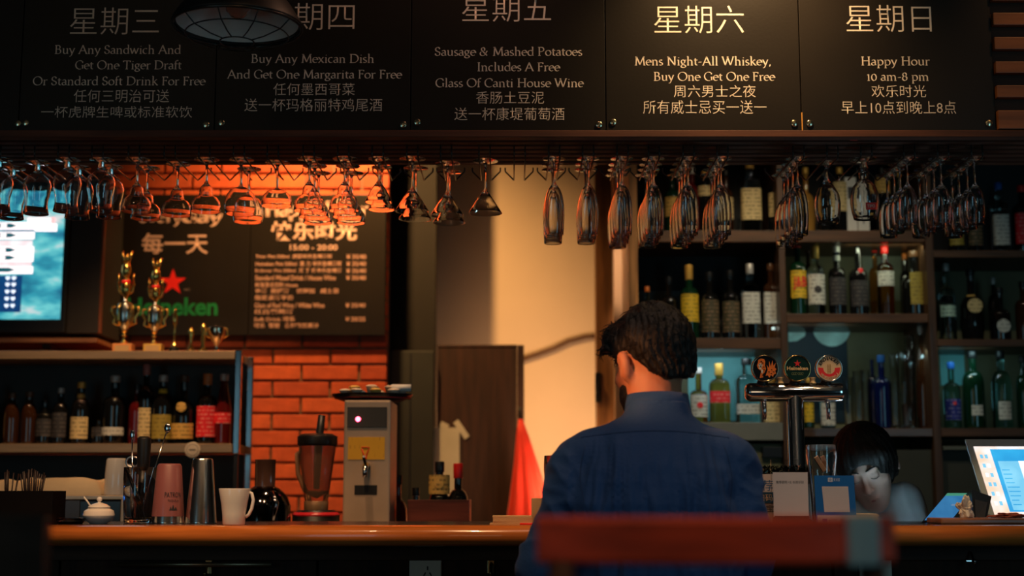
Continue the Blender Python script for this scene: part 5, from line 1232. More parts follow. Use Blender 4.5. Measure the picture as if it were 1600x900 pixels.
obj('door_seam', box(BM(), (W(640, 650, 5.8).x, -.004, .1), (W(642, 650, 5.8).x, -.0005, Zp(552, 5.8))), PLAST, t2)
t = thing('taped_notice', 'pale blank notice taped with torn corners on the swing door', 'notice', (0, Yd-.002, 0))
Yn_ = Yd-.004
b = BM(); pts = [(662, 741), (719, 741), (719, 668), (690, 664), (662, 668)]
slab_pts = [(W(a, c_, Yn_).x, Zp(c_, Yn_)) for a, c_ in [(660, 790), (718, 790), (718, 668), (662, 668)]]
obj('paper', slab(BM(), [(x, -.002, z) for x, z in slab_pts], .0015), M('notice_paper', (.46, .42, .31), .8, var=.12, vs=5), t)
for i, (a, c_) in enumerate((((655, 690), (668, 660)), ((712, 658), (730, 684)), ((688, 662), (700, 668)))):
    x0_, z0_ = W(a[0], a[1], Yn_).x, Zp(a[1], Yn_); x1_, z1_ = W(c_[0], c_[1], Yn_).x, Zp(c_[1], Yn_); d = Vector((x1_-x0_, 0, z1_-z0_)); n = Vector((-d.z, 0, d.x)).normalized()*.012
    p0_, p1_ = Vector((x0_, -.0028, z0_)), Vector((x1_, -.0028, z1_)); obj('tape', slab(BM(), [p0_-n, p1_-n, p1_+n, p0_+n], .0006), M('tape', (.50, .45, .33), .5), t)
# cable on the wall
def P3(px, py, Y): return W(px, py, Y)
tag(obj('wall_cable', tube(BM(), [P3(812, 562, 6.488), P3(840, 553, 6.488), P3(865, 544, 6.488), P3(888, 533, 6.488), P3(915, 526, 6.488), P3(940, 524, 6.488)], .011, 8), M('cable_brown', (.12, .06, .03), .6)), 'dark cable sagging across the beige wall behind the man', 'cable')
# red folded parasol
Yr = 5.72
t = thing('folded_umbrella', 'red folded umbrella standing against the swing door post', 'umbrella', (W(833, 760, Yr).x, Yr, 0))
b = BM(); RDC = M('umbrella_red', (.80, .035, .012), .6, bump=.1, bs=8, sheen=.2); n = 40
rings = []
ztop = Zp(655, Yr)
for z, r, dx in ((.35, .05, 0), (.50, .14, .0), (.75, .13, .0), (1.0, .098, -.004), (1.15, .070, -.014), (1.30, .040, -.03), (1.40, .022, -.042), (ztop, .008, -.05)):
    rings.append([b.verts.new((dx+(r*(1+.16*cos(8*2*pi*k/n)))*cos(2*pi*k/n), (r*.75*(1+.16*cos(8*2*pi*k/n)))*sin(2*pi*k/n), z)) for k in range(n)])
for A, B_ in zip(rings, rings[1:]):
    for k in range(n): f_ = b.faces.new([A[k], A[(k+1) % n], B_[(k+1) % n], B_[k]]); f_.smooth = True
b.faces.new(rings[0][::-1]); b.faces.new(rings[-1]); obj('canopy', b, RDC, t)
obj('pole', tube(BM(), [(0, 0, 0), (0, 0, .36)], .016, 10), PLAST, t)
obj('tip', tube(BM(), [(-.05, 0, ztop), (-.054, 0, ztop+.05)], .006, 8), PLAST, t)
# ================================================================ BOTTLE SHELVES, RIGHT
YR = 5.05; DEP = .33
t = thing('bottle_shelving', 'built-in dark wooden bottle shelving covering the wall right of the door', 'shelving', (0, YR, 0))
xv = [(985, 999), (1222, 1232), (1455, 1467), (1690, 1702)]
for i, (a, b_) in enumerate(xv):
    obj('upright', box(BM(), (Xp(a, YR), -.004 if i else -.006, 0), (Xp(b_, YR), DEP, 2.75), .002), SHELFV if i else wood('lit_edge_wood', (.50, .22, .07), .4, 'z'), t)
SHZ = {}
def shelf(bay, y0, y1, key, mat=SHELFW):
    a, b_ = Xp(xv[bay][1], YR)+.001, Xp(xv[bay+1][0], YR)-.001
    z1_ = Zp(y0, YR); obj('shelf_board', box(BM(), (a, 0, Zp(y1, YR)), (b_, DEP-.006, z1_), .002), mat, t); SHZ[key] = z1_
shelf(0, 360, 378, 'A1'); shelf(1, 360, 378, 'B1'); shelf(0, 528, 545, 'A2'); shelf(1, 490, 504, 'B2'); shelf(2, 391, 402, 'C1'); shelf(2, 530, 541, 'C2')
GRT = M('grey_worktop', (.22, .22, .19), .45)
shelf(0, 660, 688, 'A3', GRT); shelf(1, 669, 682, 'B3'); shelf(2, 669, 682, 'C3')
for bay, key in ((0, 'A0'), (1, 'B0'), (2, 'C0')): shelf(bay, 190, 205, key)
TEAL = M('teal_panel', (.20, .62, .64), .5, var=.35, vs=4); OLV = M('olive_panel', (.16, .15, .075), .6); BKP = M('black_panel', (.012, .011, .010), .6); GRY = M('grey_green_panel', (.26, .29, .22), .6)
def back(bay, y0, y1, mat, a=None, b_=None, d=DEP-.004, nm='back_panel'):
    xa = Xp(a, YR+d) if a else Xp(xv[bay][1], YR)+.001; xb = Xp(b_, YR+d) if b_ else Xp(xv[bay+1][0], YR)-.001
    obj(nm, box(BM(), (xa, d-.003, Zp(y1, YR+d)), (xb, d, Zp(y0, YR+d))), mat, t)
back(0, 150, 545, BKP); back(0, 546, 690, OLV, nm='back_panel'); back(1, 150, 372, BKP); back(1, 372, 690, OLV); back(2, 150, 400, BKP); back(2, 400, 690, OLV)
back(0, 455, 530, M('blue_grey_panel', (.12, .19, .21), .6), 1000, 1080, DEP-.010, 'mirror_pane')
back(0, 548, 658, TEAL, 1075, 1180, DEP-.010, 'mirror_pane')
back(1, 506, 660, M('dark_blue_poster', (.012, .03, .045), .6), 1234, 1325, DEP-.010, 'poster')
back(1, 374, 470, GRY, 1345, 1440, DEP-.010, 'mirror_pane')
back(2, 545, 602, TEAL, 1470, 1508, DEP-.010, 'mirror_pane'); back(2, 411, 417, GRY, 1470, 1588, DEP-.010, 'frame_bar')
b = BM(); Yp = DEP-.016; F = lambda px, py: (Xp(px, YR+Yp), Zp(py, YR+Yp))
poly(b, [F(*q) for q in ((1234, 507), (1262, 507), (1260, 525), (1247, 533), (1234, 534))][::-1], Yp)
disc(b, 30*YR/FPX*1.05, Yp, *F(1302, 512), 32, 180, 360); obj('poster_print', b, M('poster_pale', (.45, .75, .70), .6, var=.4, vs=10), t)
LWP = M('lower_cabinet', (.045, .048, .038), .7, var=.1)
for bay in (0, 1, 2):
    obj('lower_panel', box(BM(), (Xp(xv[bay][1], YR)+.001, .03, .02), (Xp(xv[bay+1][0], YR)-.001, .05, SHZ['ABC'[bay]+'3']-.075)), LWP if bay else OLV, t)
obj('lower_moulding', box(BM(), (Xp(1470, YR), .0, Zp(703, YR)), (Xp(1690, YR), .029, Zp(697, YR)), .002), M('moulding_grey', (.11, .12, .10), .6), t)
obj('vent', box(BM(), (Xp(1190, YR), .015, Zp(715, YR)), (Xp(1228, YR), .029, Zp(698, YR)), .002), PLAST, t)
for px, top, w_, lab_, s_ in ((1375, 745, 24, 'grey', 0), (1420, 755, 26, 'dark', 1)):
    pass
GRP = {'A': 'bottles in the left bay of the shelving', 'B': 'bottles in the middle bay of the shelving', 'C': 'bottles in the right bay of the shelving'}
def SB(key, px, top, hw, st, col, cap=None, lab=None, text='', d=.10, **k): return bottle(px, top, YR+d, SHZ[key]+.0005, hw, st, col, cap, lab, text=text, group=GRP[key[0]], **k)
# upper row, behind the glasses
SB('A1', 1018, 262, 12, 'wine', 'black', 'gold', text='dark bottle at the left end of the top shelf, behind the flutes')
SB('A1', 1050, 268, 13, 'spirit', 'green', None, ('gold', 310, 340), text='green bottle with a gold label, second on the top left shelf')
SB('A1', 1081, 262, 11, 'wine', 'red', 'white', text='red bottle with a white top on the top left shelf')
SB('A1', 1101, 268, 12, 'spirit', 'black', 'gold', ('cream', 292, 308), text='dark bottle with a high cream band on the top left shelf')
SB('A1', 1134, 266, 11, 'spirit', 'brown', 'black', ('cream', 310, 344), text='brown bottle with a faint cream label left of the wide cream label bottle')
SB('A1', 1171, 250, 16, 'square', 'clear', 'gold', ('cream', 297, 346), capf=.88, text='clear square bottle with a wide cream label on the top left shelf')
SB('A1', 1210, 262, 12, 'wine', 'black', 'orange', ('cream', 303, 340), text='dark bottle with a cream label at the right end of the top left shelf')
SB('B1', 1258, 262, 14, 'round', 'gold', 'gold', text='gold tinted round bottle at the left end of the top middle shelf')
SB('B1', 1286, 268, 11, 'spirit', 'black', 'black', text='plain black bottle behind the egg-shaped glass')
SB('B1', 1311, 262, 12, 'wine', 'black', 'gold', ('cream', 286, 332), text='dark bottle with a tall cream label left of the white boxes')
for px, w_, a, c_, lab_ in ((1328, 9, 279, -.10, 'white box with a dark square print behind the pear-shaped glass'), (1347, 9, 288, .08, 'white box with a dark stripe behind the pear-shaped glass')):
    Yq = YR+.10; s_ = Yq/FPX; hh = Zp(a, Yq)-SHZ['B1']
    o = thing('spirit_box', lab_, 'box', (W(px, 330, Yq).x, Yq, SHZ['B1']+.0005)); obj('carton', box(BM(), (-w_*s_, -.02, .0), (w_*s_, .02, hh), .001), PAPER, o)
    if c_ < 0: obj('print', box(BM(), (-w_*s_*.5, -.0208, hh*.62), (w_*s_*.6, -.0201, hh*.83)), INK, o)
    else: obj('print', box(BM(), (-w_*s_*.1, -.0208, hh*.2), (w_*s_*.05, -.0201, hh*.95)), INK, o)
SB('B1', 1377, 262, 12, 'spirit', 'black', 'black', ('gold', 280, 303), text='dark bottle with a high amber label right of the white boxes')
SB('B1', 1404, 266, 10, 'wine', 'green', 'gold', text='green bottle behind the first row of tulip glasses')
SB('B1', 1434, 268, 11, 'spirit', 'black', 'silver', text='black bottle with a silver cap behind the tulip glasses')
# second row left bay
SB('A2', 1011, 448, 9, 'spirit', 'teal', 'orange', text='small pale teal bottle with an orange tip above the man')
SB('A2', 1045, 433, 12, 'spirit', 'black', 'black', text='plain black bottle above the man, left of the yellow label')
SB('A2', 1076, 414, 14.5, 'spirit', 'green', 'gold', ('yellow', 461, 504), capf=.80, text='green bottle with a large yellow label and gold neck')
SB('A2', 1108, 426, 14.5, 'spirit', 'black', 'black', ('brown', 470, 520), text='black bottle with a dark brown label, right of the yellow label bottle')
SB('A2', 1140, 423, 14, 'spirit', 'black', 'black', ('brown', 472, 520), text='black bottle with a dark brown label, left of the white label bottle')
SB('A2', 1171, 412, 14, 'square', 'clear', 'silver', ('white', 458, 507), capf=.86, text='clear square bottle with a big white label on the left bay shelf')
SB('A2', 1203, 411, 12.5, 'square', 'brown', 'brown', ('white', 458, 507), text='dark bottle with a white label beside the left bay upright')
# second row middle bay
t = SB('B2', 1245, 373, 13, 'spirit', 'green', 'red', ('yellow', 424, 467), capf=.88, text='green bottle with a red cap and yellow label lettered red')
cjk('J&B', -.024, .024, Zp(455, YR+.1)-SHZ['B2'], Zp(434, YR+.1)-SHZ['B2'], -13*(YR+.1)/FPX*1.03-.001, RED, t, off=.02)
SB('B2', 1273, 380, 14, 'spirit', 'clear', 'gold', ('white', 430, 477), capf=.78, medal=('dim', 454, 6), text='clear bottle with a gold cap, white label and dark round emblem')
SB('B2', 1262, 384, 9, 'wine', 'brown', 'brown', text='slim brown bottle behind the gold capped one', d=.2)
SB('B2', 1306, 384, 14, 'spirit', 'black', 'silver', ('dim', 435, 478), text='black bottle with a nearly black label, third in the middle bay', neck=('white', 400, 408))
SB('B2', 1339, 372, 15, 'pot', 'black', 'black', ('dim', 440, 480), medal=('red', 425, 4), text='broad black bottle with a small red seal in the middle bay')
SB('B2', 1366, 383, 10, 'spirit', 'amber', 'red', text='amber bottle with a dark red cap behind the bright red capped one', d=.2)
SB('B2', 1381, 375, 13.5, 'spirit', 'amber', 'red', ('white', 425, 448), capf=.82, text='clear amber bottle with a bright red cap and white label')
o = SB('B2', 1413, 396, 9, 'wine', 'black', 'orange', text='slim black bottle with an orange glint behind the yellow green label', d=.21)
SB('B2', 1427, 392, 21, 'pot', 'black', 'brown', ('olive', 428, 478), ang=34, text='wide shouldered black bottle with a yellow green label')
# second row right bay
SB('C2', 1477, 412, 13, 'spirit', 'clear', 'silver', ('teal', 478, 496), text='clear bottle with a pale green label at the left of the right bay', neck=('dim', 463, 472))
SB('C2', 1515, 420, 18, 'round', 'black', 'black', medal=('cream', 480, 12), neck=('gold', 461, 466), text='round black bottle with a cream disc label and orange foil')
SB('C2', 1551, 434, 9, 'wine', 'black', 'silver', text='thin black bottle between the two disc labels', d=.2)
SB('C2', 1560, 450, 16, 'pot', 'black', 'black', medal=('white', 511, 11), text='black bottle with a grey white disc label in the right bay')
SB('C2', 1597, 440, 13, 'spirit', 'brown', 'black', text='brown bottle cut by the right edge, lower than the red label one')
# upper right bay
SB('C1', 1490, 290, 12, 'wine', 'black', 'black', ('olive', 350, 385), text='dark bottle with a dull label, first in the upper right bay')
SB('C1', 1520, 300, 12, 'spirit', 'black', 'black', ('brown', 345, 385), text='black bottle with a brown label beside the pale label bottle')
SB('C1', 1559, 286, 12.5, 'square', 'clear', 'blue', ('white', 337, 385), text='clear bottle with a long pale label and blue cap, upper right bay')
SB('C1', 1595, 290, 14, 'square', 'black', 'red', ('red', 335, 383), text='black bottle with a dark red label at the right edge of the picture')
# third row
SB('A3', 1091, 575, 14, 'pot', 'amber', 'white', ('white', 617, 652), medal=('red', 634, 5), text='amber bottle with a white label and red seal beside the man')
SB('A3', 1123, 568, 15.5, 'square', 'amber', 'gold', ('red', 612, 630), capf=.80, text='square amber bottle with a gold cap and slanting red label')
SB('A3', 1166, 560, 18, 'square', 'clear', 'black', ('white', 632, 648), text='clear square bottle with a black cap, left of the beer tower')
SB('A3', 1206, 590, 15, 'square', 'gold', 'gold', ('cream', 628, 660), text='golden square bottle with a cream label under the tower crossbar')
SB('B3', 1262, 590, 8, 'wine', 'green', 'gold', ('yellow', 630, 660), text='slim bottle with a yellow label behind the tower column')
SB('B3', 1291, 588, 11, 'square', 'teal', 'silver', ('white', 630, 665), text='pale bottle with a grey white label under the right tap')
SB('B3', 1362, 558, 7.5, 'wine', 'blue', None, text='slim dark blue bottle left of the two blue ones', d=.2)
SB('B3', 1376, 555, 13.5, 'spirit', 'blue', 'blue', text='tall dark blue bottle, the widest of the blue ones')
def glas(key, px, top, hw, lab_, d=.1):
    Yq = YR+d; h = Zp(top, Yq)-SHZ[key]; r = hw*Yq/FPX
    tag(obj('shelf_glass', lathe(BM(), [(0, 0), (r*.8, 0), (r*.85, .004), (r, h), (r-.002, h), (r*.8, .012), (0, .010)], 20, (W(px, 600, Yq).x, Yq, SHZ[key]+.0005)), GLASS), lab_, 'glass', 'glasses standing on the middle bay shelf')
for px, top, hw, d, lab_ in ((1325, 590, 7, .08, 'small clear glass, leftmost of the glasses on the shelf'), (1341, 580, 8, .10, 'clear glass beside the slim blue bottle'), (1352, 578, 7, .17, 'clear glass directly left of the dark blue bottles'), (1398, 553, 7, .08, 'clear glass directly right of the dark blue bottle'), (1412, 550, 7, .10, 'clear glass second to the right of the blue bottle'), (1424, 524, 8, .21, 'tall clear glass rising above the others'), (1418, 632, 10, .05, 'short faceted glass in front of the tall ones')): glas('B3', px, top, hw, lab_, d)
SB('B3', 1439, 505, 12, 'slim', 'brown', 'silver', text='very tall brownish bottle by the right upright of the middle bay')
SB('C3', 1485, 566, 13, 'spirit', 'teal', 'blue', ('blue', 624, 657), medal=('red', 631, 3), text='teal bottle with a dark blue label in the lower right bay')
SB('C3', 1518, 548, 17, 'wine', 'green', 'black', ('white', 634, 650), ang=30, text='big dark green bottle with a small white label, lower right bay')
SB('C3', 1562, 548, 15, 'wine', 'teal', 'black', ('white', 628, 656), ang=40, text='pale green bottle with a narrow label, lower right bay')
SB('C3', 1597, 556, 12, 'wine', 'green', 'black', text='dark green bottle cut by the right picture edge')
# ================================================================ PEOPLE
from mathutils.bvhtree import BVHTree
from mathutils import Euler
SKIN = M('skin', (.62, .26, .14), .55, var=.06, vs=12, bump=.1, bs=90)
SKIN.node_tree.nodes['Principled BSDF'].inputs['Subsurface Weight'].default_value = .25
SKIN.node_tree.nodes['Principled BSDF'].inputs['Subsurface Radius'].default_value = (.02, .006, .003)
HAIR = M('black_hair', (.005, .003, .002), .6, bump=.9, bs=55, stretch=(3, 3, .8), var=.3)
def loc_fn(c, rm):
    A = np.array(rm)
    def f(X, Y, Z):
        dx, dy, dz = X-c[0], Y-c[1], Z-c[2]
        return [A[0, i]*dx+A[1, i]*dy+A[2, i]*dz for i in range(3)]
    return f
def head_sdf(u, v, w, lids=False):
    d = s_ell(u, v, w, (0, -.006, .022), (.074, .092, .086))
    d = smin(d, s_ell(u, v, w, (0, .040, -.045), (.056, .058, .070)), .03)
    d = smin(d, s_ell(u, v, w, (0, .072, -.100), (.028, .026, .022)), .03)      # chin
    d = smin(d, s_cap(u, v, w, (0, .096, .010), (0, .118, -.030), .007, .011), .012)   # nose
    for s_ in (-1, 1):
        d = smin(d, s_ell(u, v, w, (s_*.012, .106, -.033), (.009, .010, .007)), .008)
        d = smin(d, s_cap(u, v, w, (s_*.012, .090, .028), (s_*.042, .078, .026), .008, .006), .012)  # brow
        d = smin(d, s_ell(u, v, w, (s_*.042, .066, -.022), (.018, .016, .014)), .02)   # cheek
        d = smax(d, -s_ell(u, v, w, (s_*.031, .100, .006), (.015, .014, .010)), .010)  # socket
        e = s_ell(u, v, w, (s_*.083, -.008, -.014), (.011, .020, .034))
        e = smax(e, -s_ell(u, v, w, (s_*.093, .001, -.012), (.007, .011, .021)), .004)
        d = smin(d, e, .006)
    if lids:
        for s_ in (-1, 1): d = smin(d, s_ell(u, v, w, (s_*.031, .0865, .004), (.0155, .0075, .0085)), .004)
    d = smin(d, s_ell(u, v, w, (0, .096, -.062), (.024, .010, .006)), .008)
    d = smin(d, s_ell(u, v, w, (0, .094, -.074), (.020, .010, .007)), .008)
    return d
def hand(X, Y, Z, wr, dirv, up, side, curl=.5):
    """wrist, pointing direction, back-of-hand normal, thumb side (+1/-1)"""
    D = Vector(dirv).normalized(); U = Vector(up); U = (U-D*U.dot(D)).normalized(); S = D.cross(U)*side; w_ = Vector(wr)
    P = lambda a, b, c: w_+D*a+S*b+U*c
    d = s_cap(X, Y, Z, P(.0, -.005, 0), P(.045, .0, .0), .021, .022)
    for k, (b, L, r) in enumerate(((.030, .068, .0088), (.010, .076, .0092), (-.010, .070, .0088), (-.029, .056, .0078))):
        d = smin(d, s_cap(X, Y, Z, P(.02, b*.6, 0), P(.082, b, .002), .013, r*1.15), .008)
        a1, a2 = curl*.7, curl*1.6; p0 = P(.082, b, .002)
        p1 = p0+(D*cos(a1)-U*sin(a1))*L*.45; p2 = p1+(D*cos(a2)-U*sin(a2))*L*.32; p3 = p2+(D*cos(a2*1.25)-U*sin(a2*1.25))*L*.23
        for A_, B_, ra, rb in ((p0, p1, r*1.05, r), (p1, p2, r, r*.92), (p2, p3, r*.92, r*.8)): d = smin(d, s_cap(X, Y, Z, A_, B_, ra, rb), .002)
    t0_, t1_, t2_, t3_ = P(.018, .018, -.004), P(.048, .046, -.012), P(.074, .054, -.018), P(.094, .052, -.022)
    for A_, B_, ra, rb in ((t0_, t1_, .014, .011), (t1_, t2_, .011, .0095), (t2_, t3_, .0095, .008)): d = smin(d, s_cap(X, Y, Z, A_, B_, ra, rb), .004)
    return d
def child_mesh(name, fn, lo, hi, h, mat, parent, label=None, off=(0, 0, 0)):
    me = sdf_mesh(name, fn, lo, hi, h); o = obj(name, me, mat, parent, label); return o
# ---------------------------------------------------------------- the seated man
MX, MY = Xp(1022, 2.95, 700), 2.95
hc = (.010, .085, 1.455); HR = (Euler((0, R(-3), R(27))).to_matrix() @ Euler((R(-16), 0, 0)).to_matrix())
HL = loc_fn(hc, HR)
ARM = [((-.150, .050, 1.222), (-.212, .010, 1.030), (-.135, .335, 1.142)), ((.162, .055, 1.228), (.184, .020, 1.040), (.135, .345, 1.142))]
def man_body(X, Y, Z):
    u, v, w = HL(X, Y, Z)
    d = head_sdf(u, v, w)
    d = smin(d, s_cap(X, Y, Z, (.004, .030, 1.27), (.010, .062, 1.41), .060, .055), .02)
    t = s_loft(X, Y, Z, [(.76, .14, .10, 0, .0), (.86, .155, .115, 0, .0), (1.0, .135, .09, 0, .01), (1.14, .155, .10, 0, .03), (1.22, .13, .085, 0, .045), (1.28, .07, .06, 0, .045)])
    d = smin(d, t, .03)
    for (s_, e_, w_), sg in zip(ARM, (-1, 1)):
        d = smin(d, s_cap(X, Y, Z, s_, e_, .044, .038), .02); d = smin(d, s_cap(X, Y, Z, e_, w_, .037, .026), .012)
        wv = Vector(w_); d = smin(d, hand(X, Y, Z, wv, (-.35*sg, .9, -.10), (0, .05, 1), -sg, .55), .01)
        h_, k_, a_ = (sg*.085, .02, .835), (sg*.13, .36, .80), (sg*.12, .30, .40)
        d = smin(d, s_cap(X, Y, Z, h_, k_, .078, .055), .03); d = smin(d, s_cap(X, Y, Z, k_, a_, .052, .036), .015)
        d = smin(d, s_cap(X, Y, Z, (sg*.12, .28, .345), (sg*.125, .42, .33), .034, .028), .02)
    return d
me = sdf_mesh('person', man_body, (-.33, -.16, .29), (.33, .56, 1.60), .0065)
man = obj('person', me, SKIN); man.location = (MX, MY, 0)
tag(man, 'dark-haired bearded man in a blue shirt sitting at the bar with his back turned', 'person')
def shirt_fn(X, Y, Z):
    t = s_loft(X, Y, Z, [(.80, .172, .125, 0, .0), (.95, .166, .118, 0, .0), (1.05, .172, .118, 0, .005), (1.15, .172, .120, 0, .022), (1.22, .160, .112, .002, .036), (1.27, .128, .098, .004, .042), (1.305, .098, .084, .008, .045), (1.335, .072, .072, .012, .046), (1.362, .062, .066, .014, .05)], 2.5)
    d = t
    for (s_, e_, w_), sg in zip(ARM, (-1, 1)):
        d = smin(d, s_cap(X, Y, Z, (sg*.075, .045, 1.262), (sg*.125+.006, .048, 1.252), .056, .054), .03); d = smin(d, s_cap(X, Y, Z, (sg*.12, .048, 1.24), s_, .055, .054), .03)
        d = smin(d, s_cap(X, Y, Z, s_, e_, .055, .052), .03)
        wv = Vector(e_).lerp(Vector(w_), .93); d = smin(d, s_cap(X, Y, Z, e_, wv, .051, .037), .02)
    return np.maximum(d, -s_cap(X, Y, Z, (.012, .045, 1.30), (.016, .075, 1.46), .0545, .060))
BLUE = M('blue_shirt_cotton', (.010, .062, .200), .75, bump=.25, bs=160, var=.10, vs=5, sheen=.08)
sme = sdf_mesh('shirt', shirt_fn, (-.34, -.16, .79), (.34, .45, 1.37), .0048)
def wrinkle(p):
    a = max(-1, min(1, p.x/.14))*R(38); q = Vector((p.x*cos(a)-p.z*sin(a), p.y, p.x*sin(a)+p.z*cos(a)))
    wgt = max(0, min(1, (1.30-p.z)/.10)); arm = 1.0 if abs(p.x) > .17 else .75
    n1 = noise.noise(Vector((q.x*11, q.y*8, q.z*4.5))); n2 = 1-abs(noise.noise(Vector((q.x*22+5, q.y*14, q.z*8))))*2
    q2 = Vector((p.x*6+9, p.y*8, p.z*24)); n3 = (1-abs(noise.noise(q2))*2)*(1 if abs(p.x) > .165 else .25)
    return wgt*arm*(.0125*n1+.0085*n2+.0060*n3)
displace(sme, wrinkle)
sh = obj('shirt', sme, BLUE, man)
# hem, collar, seams
bvh = BVHTree.FromPolygons([v.co for v in sme.vertices], [p.vertices for p in sme.polygons])
def back_y(x, z):
    h = bvh.ray_cast(Vector((x, -1, z)), Vector((0, 1, 0))); return h[0].y if h[0] else 0
def seam(pts, r=.0011): return tube(BM(), [(x, back_y(x, z)-.0002, z) for x, z in pts], r, 5)
DBL = M('blue_seam', (.012, .045, .13), .8)
obj('yoke_seam', seam([(x, 1.285+.018*cos(x/.16*1.3)-.004) for x in np.linspace(-.150, .156, 26)]), DBL, sh)
for sg in (-1, 1): obj('armhole_seam', seam([(sg*(.142+.012*sin(k/10*pi)), 1.270-.135*k/10) for k in range(11)], .0009), DBL, sh)
def collar():
    b = BM(); n = 44; rows = [(0, .058, .0), (.022, .0595, .0), (.040, .0600, .0), (.041, .0630, .0), (.022, .0665, .0), (.004, .069, 0), (0, .066, 0)]
    rg = []
    for z, r, _ in rows:
        ring = []
        for k in range(n+1):
            a = R(90+12)+R(336)*k/n; lift = .012*(1-sin(a))/2
            ring.append(b.verts.new((.014+r*cos(a)*1.02, .050+r*sin(a)*1.05+(z*.18), 1.333+z+lift*.7-(.018*max(0, sin(a))))))
        rg.append(ring)
    for A, B_ in zip(rg, rg[1:]+rg[:1]):
        for k in range(n): f = b.faces.new([A[k], A[k+1], B_[k+1], B_[k]]); f.smooth = True
    return b
obj('collar', collar(), BLUE, sh)
for (s_, e_, w_), sg in zip(ARM, (-1, 1)):
    a, b_ = Vector(e_).lerp(Vector(w_), .86), Vector(e_).lerp(Vector(w_), .98)
    obj('cuff', tube(BM(), [a, b_], [.0415, .040], 20, cap=False), BLUE, sh)
def hair_fn(X, Y, Z):
    u, v, w = HL(X, Y, Z)
    th = np.arctan2(v+.02, u); ph = np.arctan2(w+.03, np.hypot(u, v))
    d = s_ell(u, v, w, (0, -.010, .026), (.0845, .1005, .0965))
    d = smin(d, s_ell(u, v, w, (-.035, .062, .070), (.040, .040, .040)), .02)
    d = smin(d, s_ell(u, v, w, (-.052, .076, .040), (.026, .030, .024)), .012)
    d = smin(d, s_ell(u, v, w, (.020, .060, .075), (.045, .035, .030)), .02)
    d = smin(d, s_ell(u, v, w, (.0, -.058, -.040), (.050, .030, .040)), .02)
    d = d+.0016*np.sin(th*34+np.sin(ph*6)*3)*np.cos(ph)+.0010*np.sin(th*71+ph*15)+.0022*np.sin(th*9+ph*7)
    wm = np.interp(v, [-.11, -.07, -.045, -.026, .012, .03, .06, .12], [-.072, -.068, -.030, .014, .016, -.002, .045, .050])
    return smax(d, wm-w, .006)
hh = sdf_mesh('hair', hair_fn, (-.13, -.08, 1.34), (.13, .24, 1.60), .0032)
displace(hh, lambda p: .0045*noise.noise(Vector((p.x*26, p.y*26, p.z*16)))+.0022*noise.noise(p*75))
hr = obj('hair', hh, HAIR, man)
b = BM(); HV = [v for v in hh.vertices]
for k in range(700):
    v = random.choice(HV); pl = HR.transposed() @ (v.co-Vector(hc))
    if pl.z < .0 or random.random() > .35+.65*(pl.y > .03): continue
    t_ = (Vector((-.4, .5, -.15))+Vector((random.uniform(-.5, .5), random.uniform(-.5, .5), random.uniform(-.4, .4)))); n_ = v.normal; t_ = (t_-n_*t_.dot(n_)).normalized(); L = random.uniform(.012, .028)
    tube(b, [v.co-n_*.002, v.co+t_*L*.5+n_*.003, v.co+t_*L+n_*random.uniform(.000, .004)], [.0011, .0008, .0003], 4, cap=False)
o = obj('hair_strands', b, HAIR, hr); o['kind'] = 'stuff'
def beard_fn(X, Y, Z):
    u, v, w = HL(X, Y, Z)
    d = s_ell(u, v, w, (0, .042, -.062), (.064, .066, .066)); d = smin(d, s_ell(u, v, w, (0, .070, -.108), (.034, .032, .026)), .02)
    d = d+.0012*np.sin(u*600+w*300)+.0010*np.sin(v*700)
    d = smax(d, (w+.028)-np.clip((np.abs(u)-.05), 0, .02)*2.2, .006); d = smax(d, -.004-v, .006)
    return smax(d, -s_ell(u, v, w, (0, .108, -.066), (.030, .030, .016)), .006)
obj('beard', sdf_mesh('beard', beard_fn, (-.14, -.0, 1.28), (.12, .24, 1.47), .0036), HAIR, man)
def eye_(parent, c, rm, s_):
    b = BM(); bmesh.ops.create_uvsphere(b, u_segments=16, v_segments=10, radius=.0110)
    p = Vector(c)+Matrix(rm) @ Vector((s_*.031, .0825, .002)); o = obj('eye', b, M('eye_white', (.75, .70, .66), .2), parent, smooth=True); o.location = p
    b = BM(); bmesh.ops.create_uvsphere(b, u_segments=12, v_segments=8, radius=.0056); q = obj('iris', b, M('eye_dark', (.03, .015, .01), .15), o, smooth=True); q.location = Matrix(rm) @ Vector((0, .0078, -.002))
for s_ in (-1, 1): eye_(man, hc, HR, s_)
def trousers(X, Y, Z):
    d = s_loft(X, Y, Z, [(.748, .155, .12, 0, .0), (.80, .168, .128, 0, .0), (.90, .158, .116, 0, .0), (.93, .15, .10, 0, 0)])
    for sg in (-1, 1):
        d = smin(d, s_cap(X, Y, Z, (sg*.085, .02, .838), (sg*.13, .36, .80), .092, .068), .03); d = smin(d, s_cap(X, Y, Z, (sg*.13, .36, .80), (sg*.12, .305, .42), .066, .054), .015)
    return np.maximum(d, .745-Z-np.maximum(0, (Y-.1))*2)
obj('trousers', sdf_mesh('trousers', trousers, (-.24, -.17, .36), (.24, .46, .94), .009), M('dark_trousers', (.02, .02, .026), .85, bump=.2, bs=200), man)
for sg in (-1, 1):
    obj('shoe', sdf_mesh('shoe', lambda X, Y, Z: np.maximum(smin(s_cap(X, Y, Z, (sg*.12, .27, .345), (sg*.127, .44, .325), .044, .036), s_cap(X, Y, Z, (sg*.12, .29, .36), (sg*.12, .295, .40), .046, .044), .02), .292-Z), (sg*.12-.07, .2, .28), (sg*.12+.07, .50, .45), .007), M('black_leather', (.015, .012, .010), .35), man)
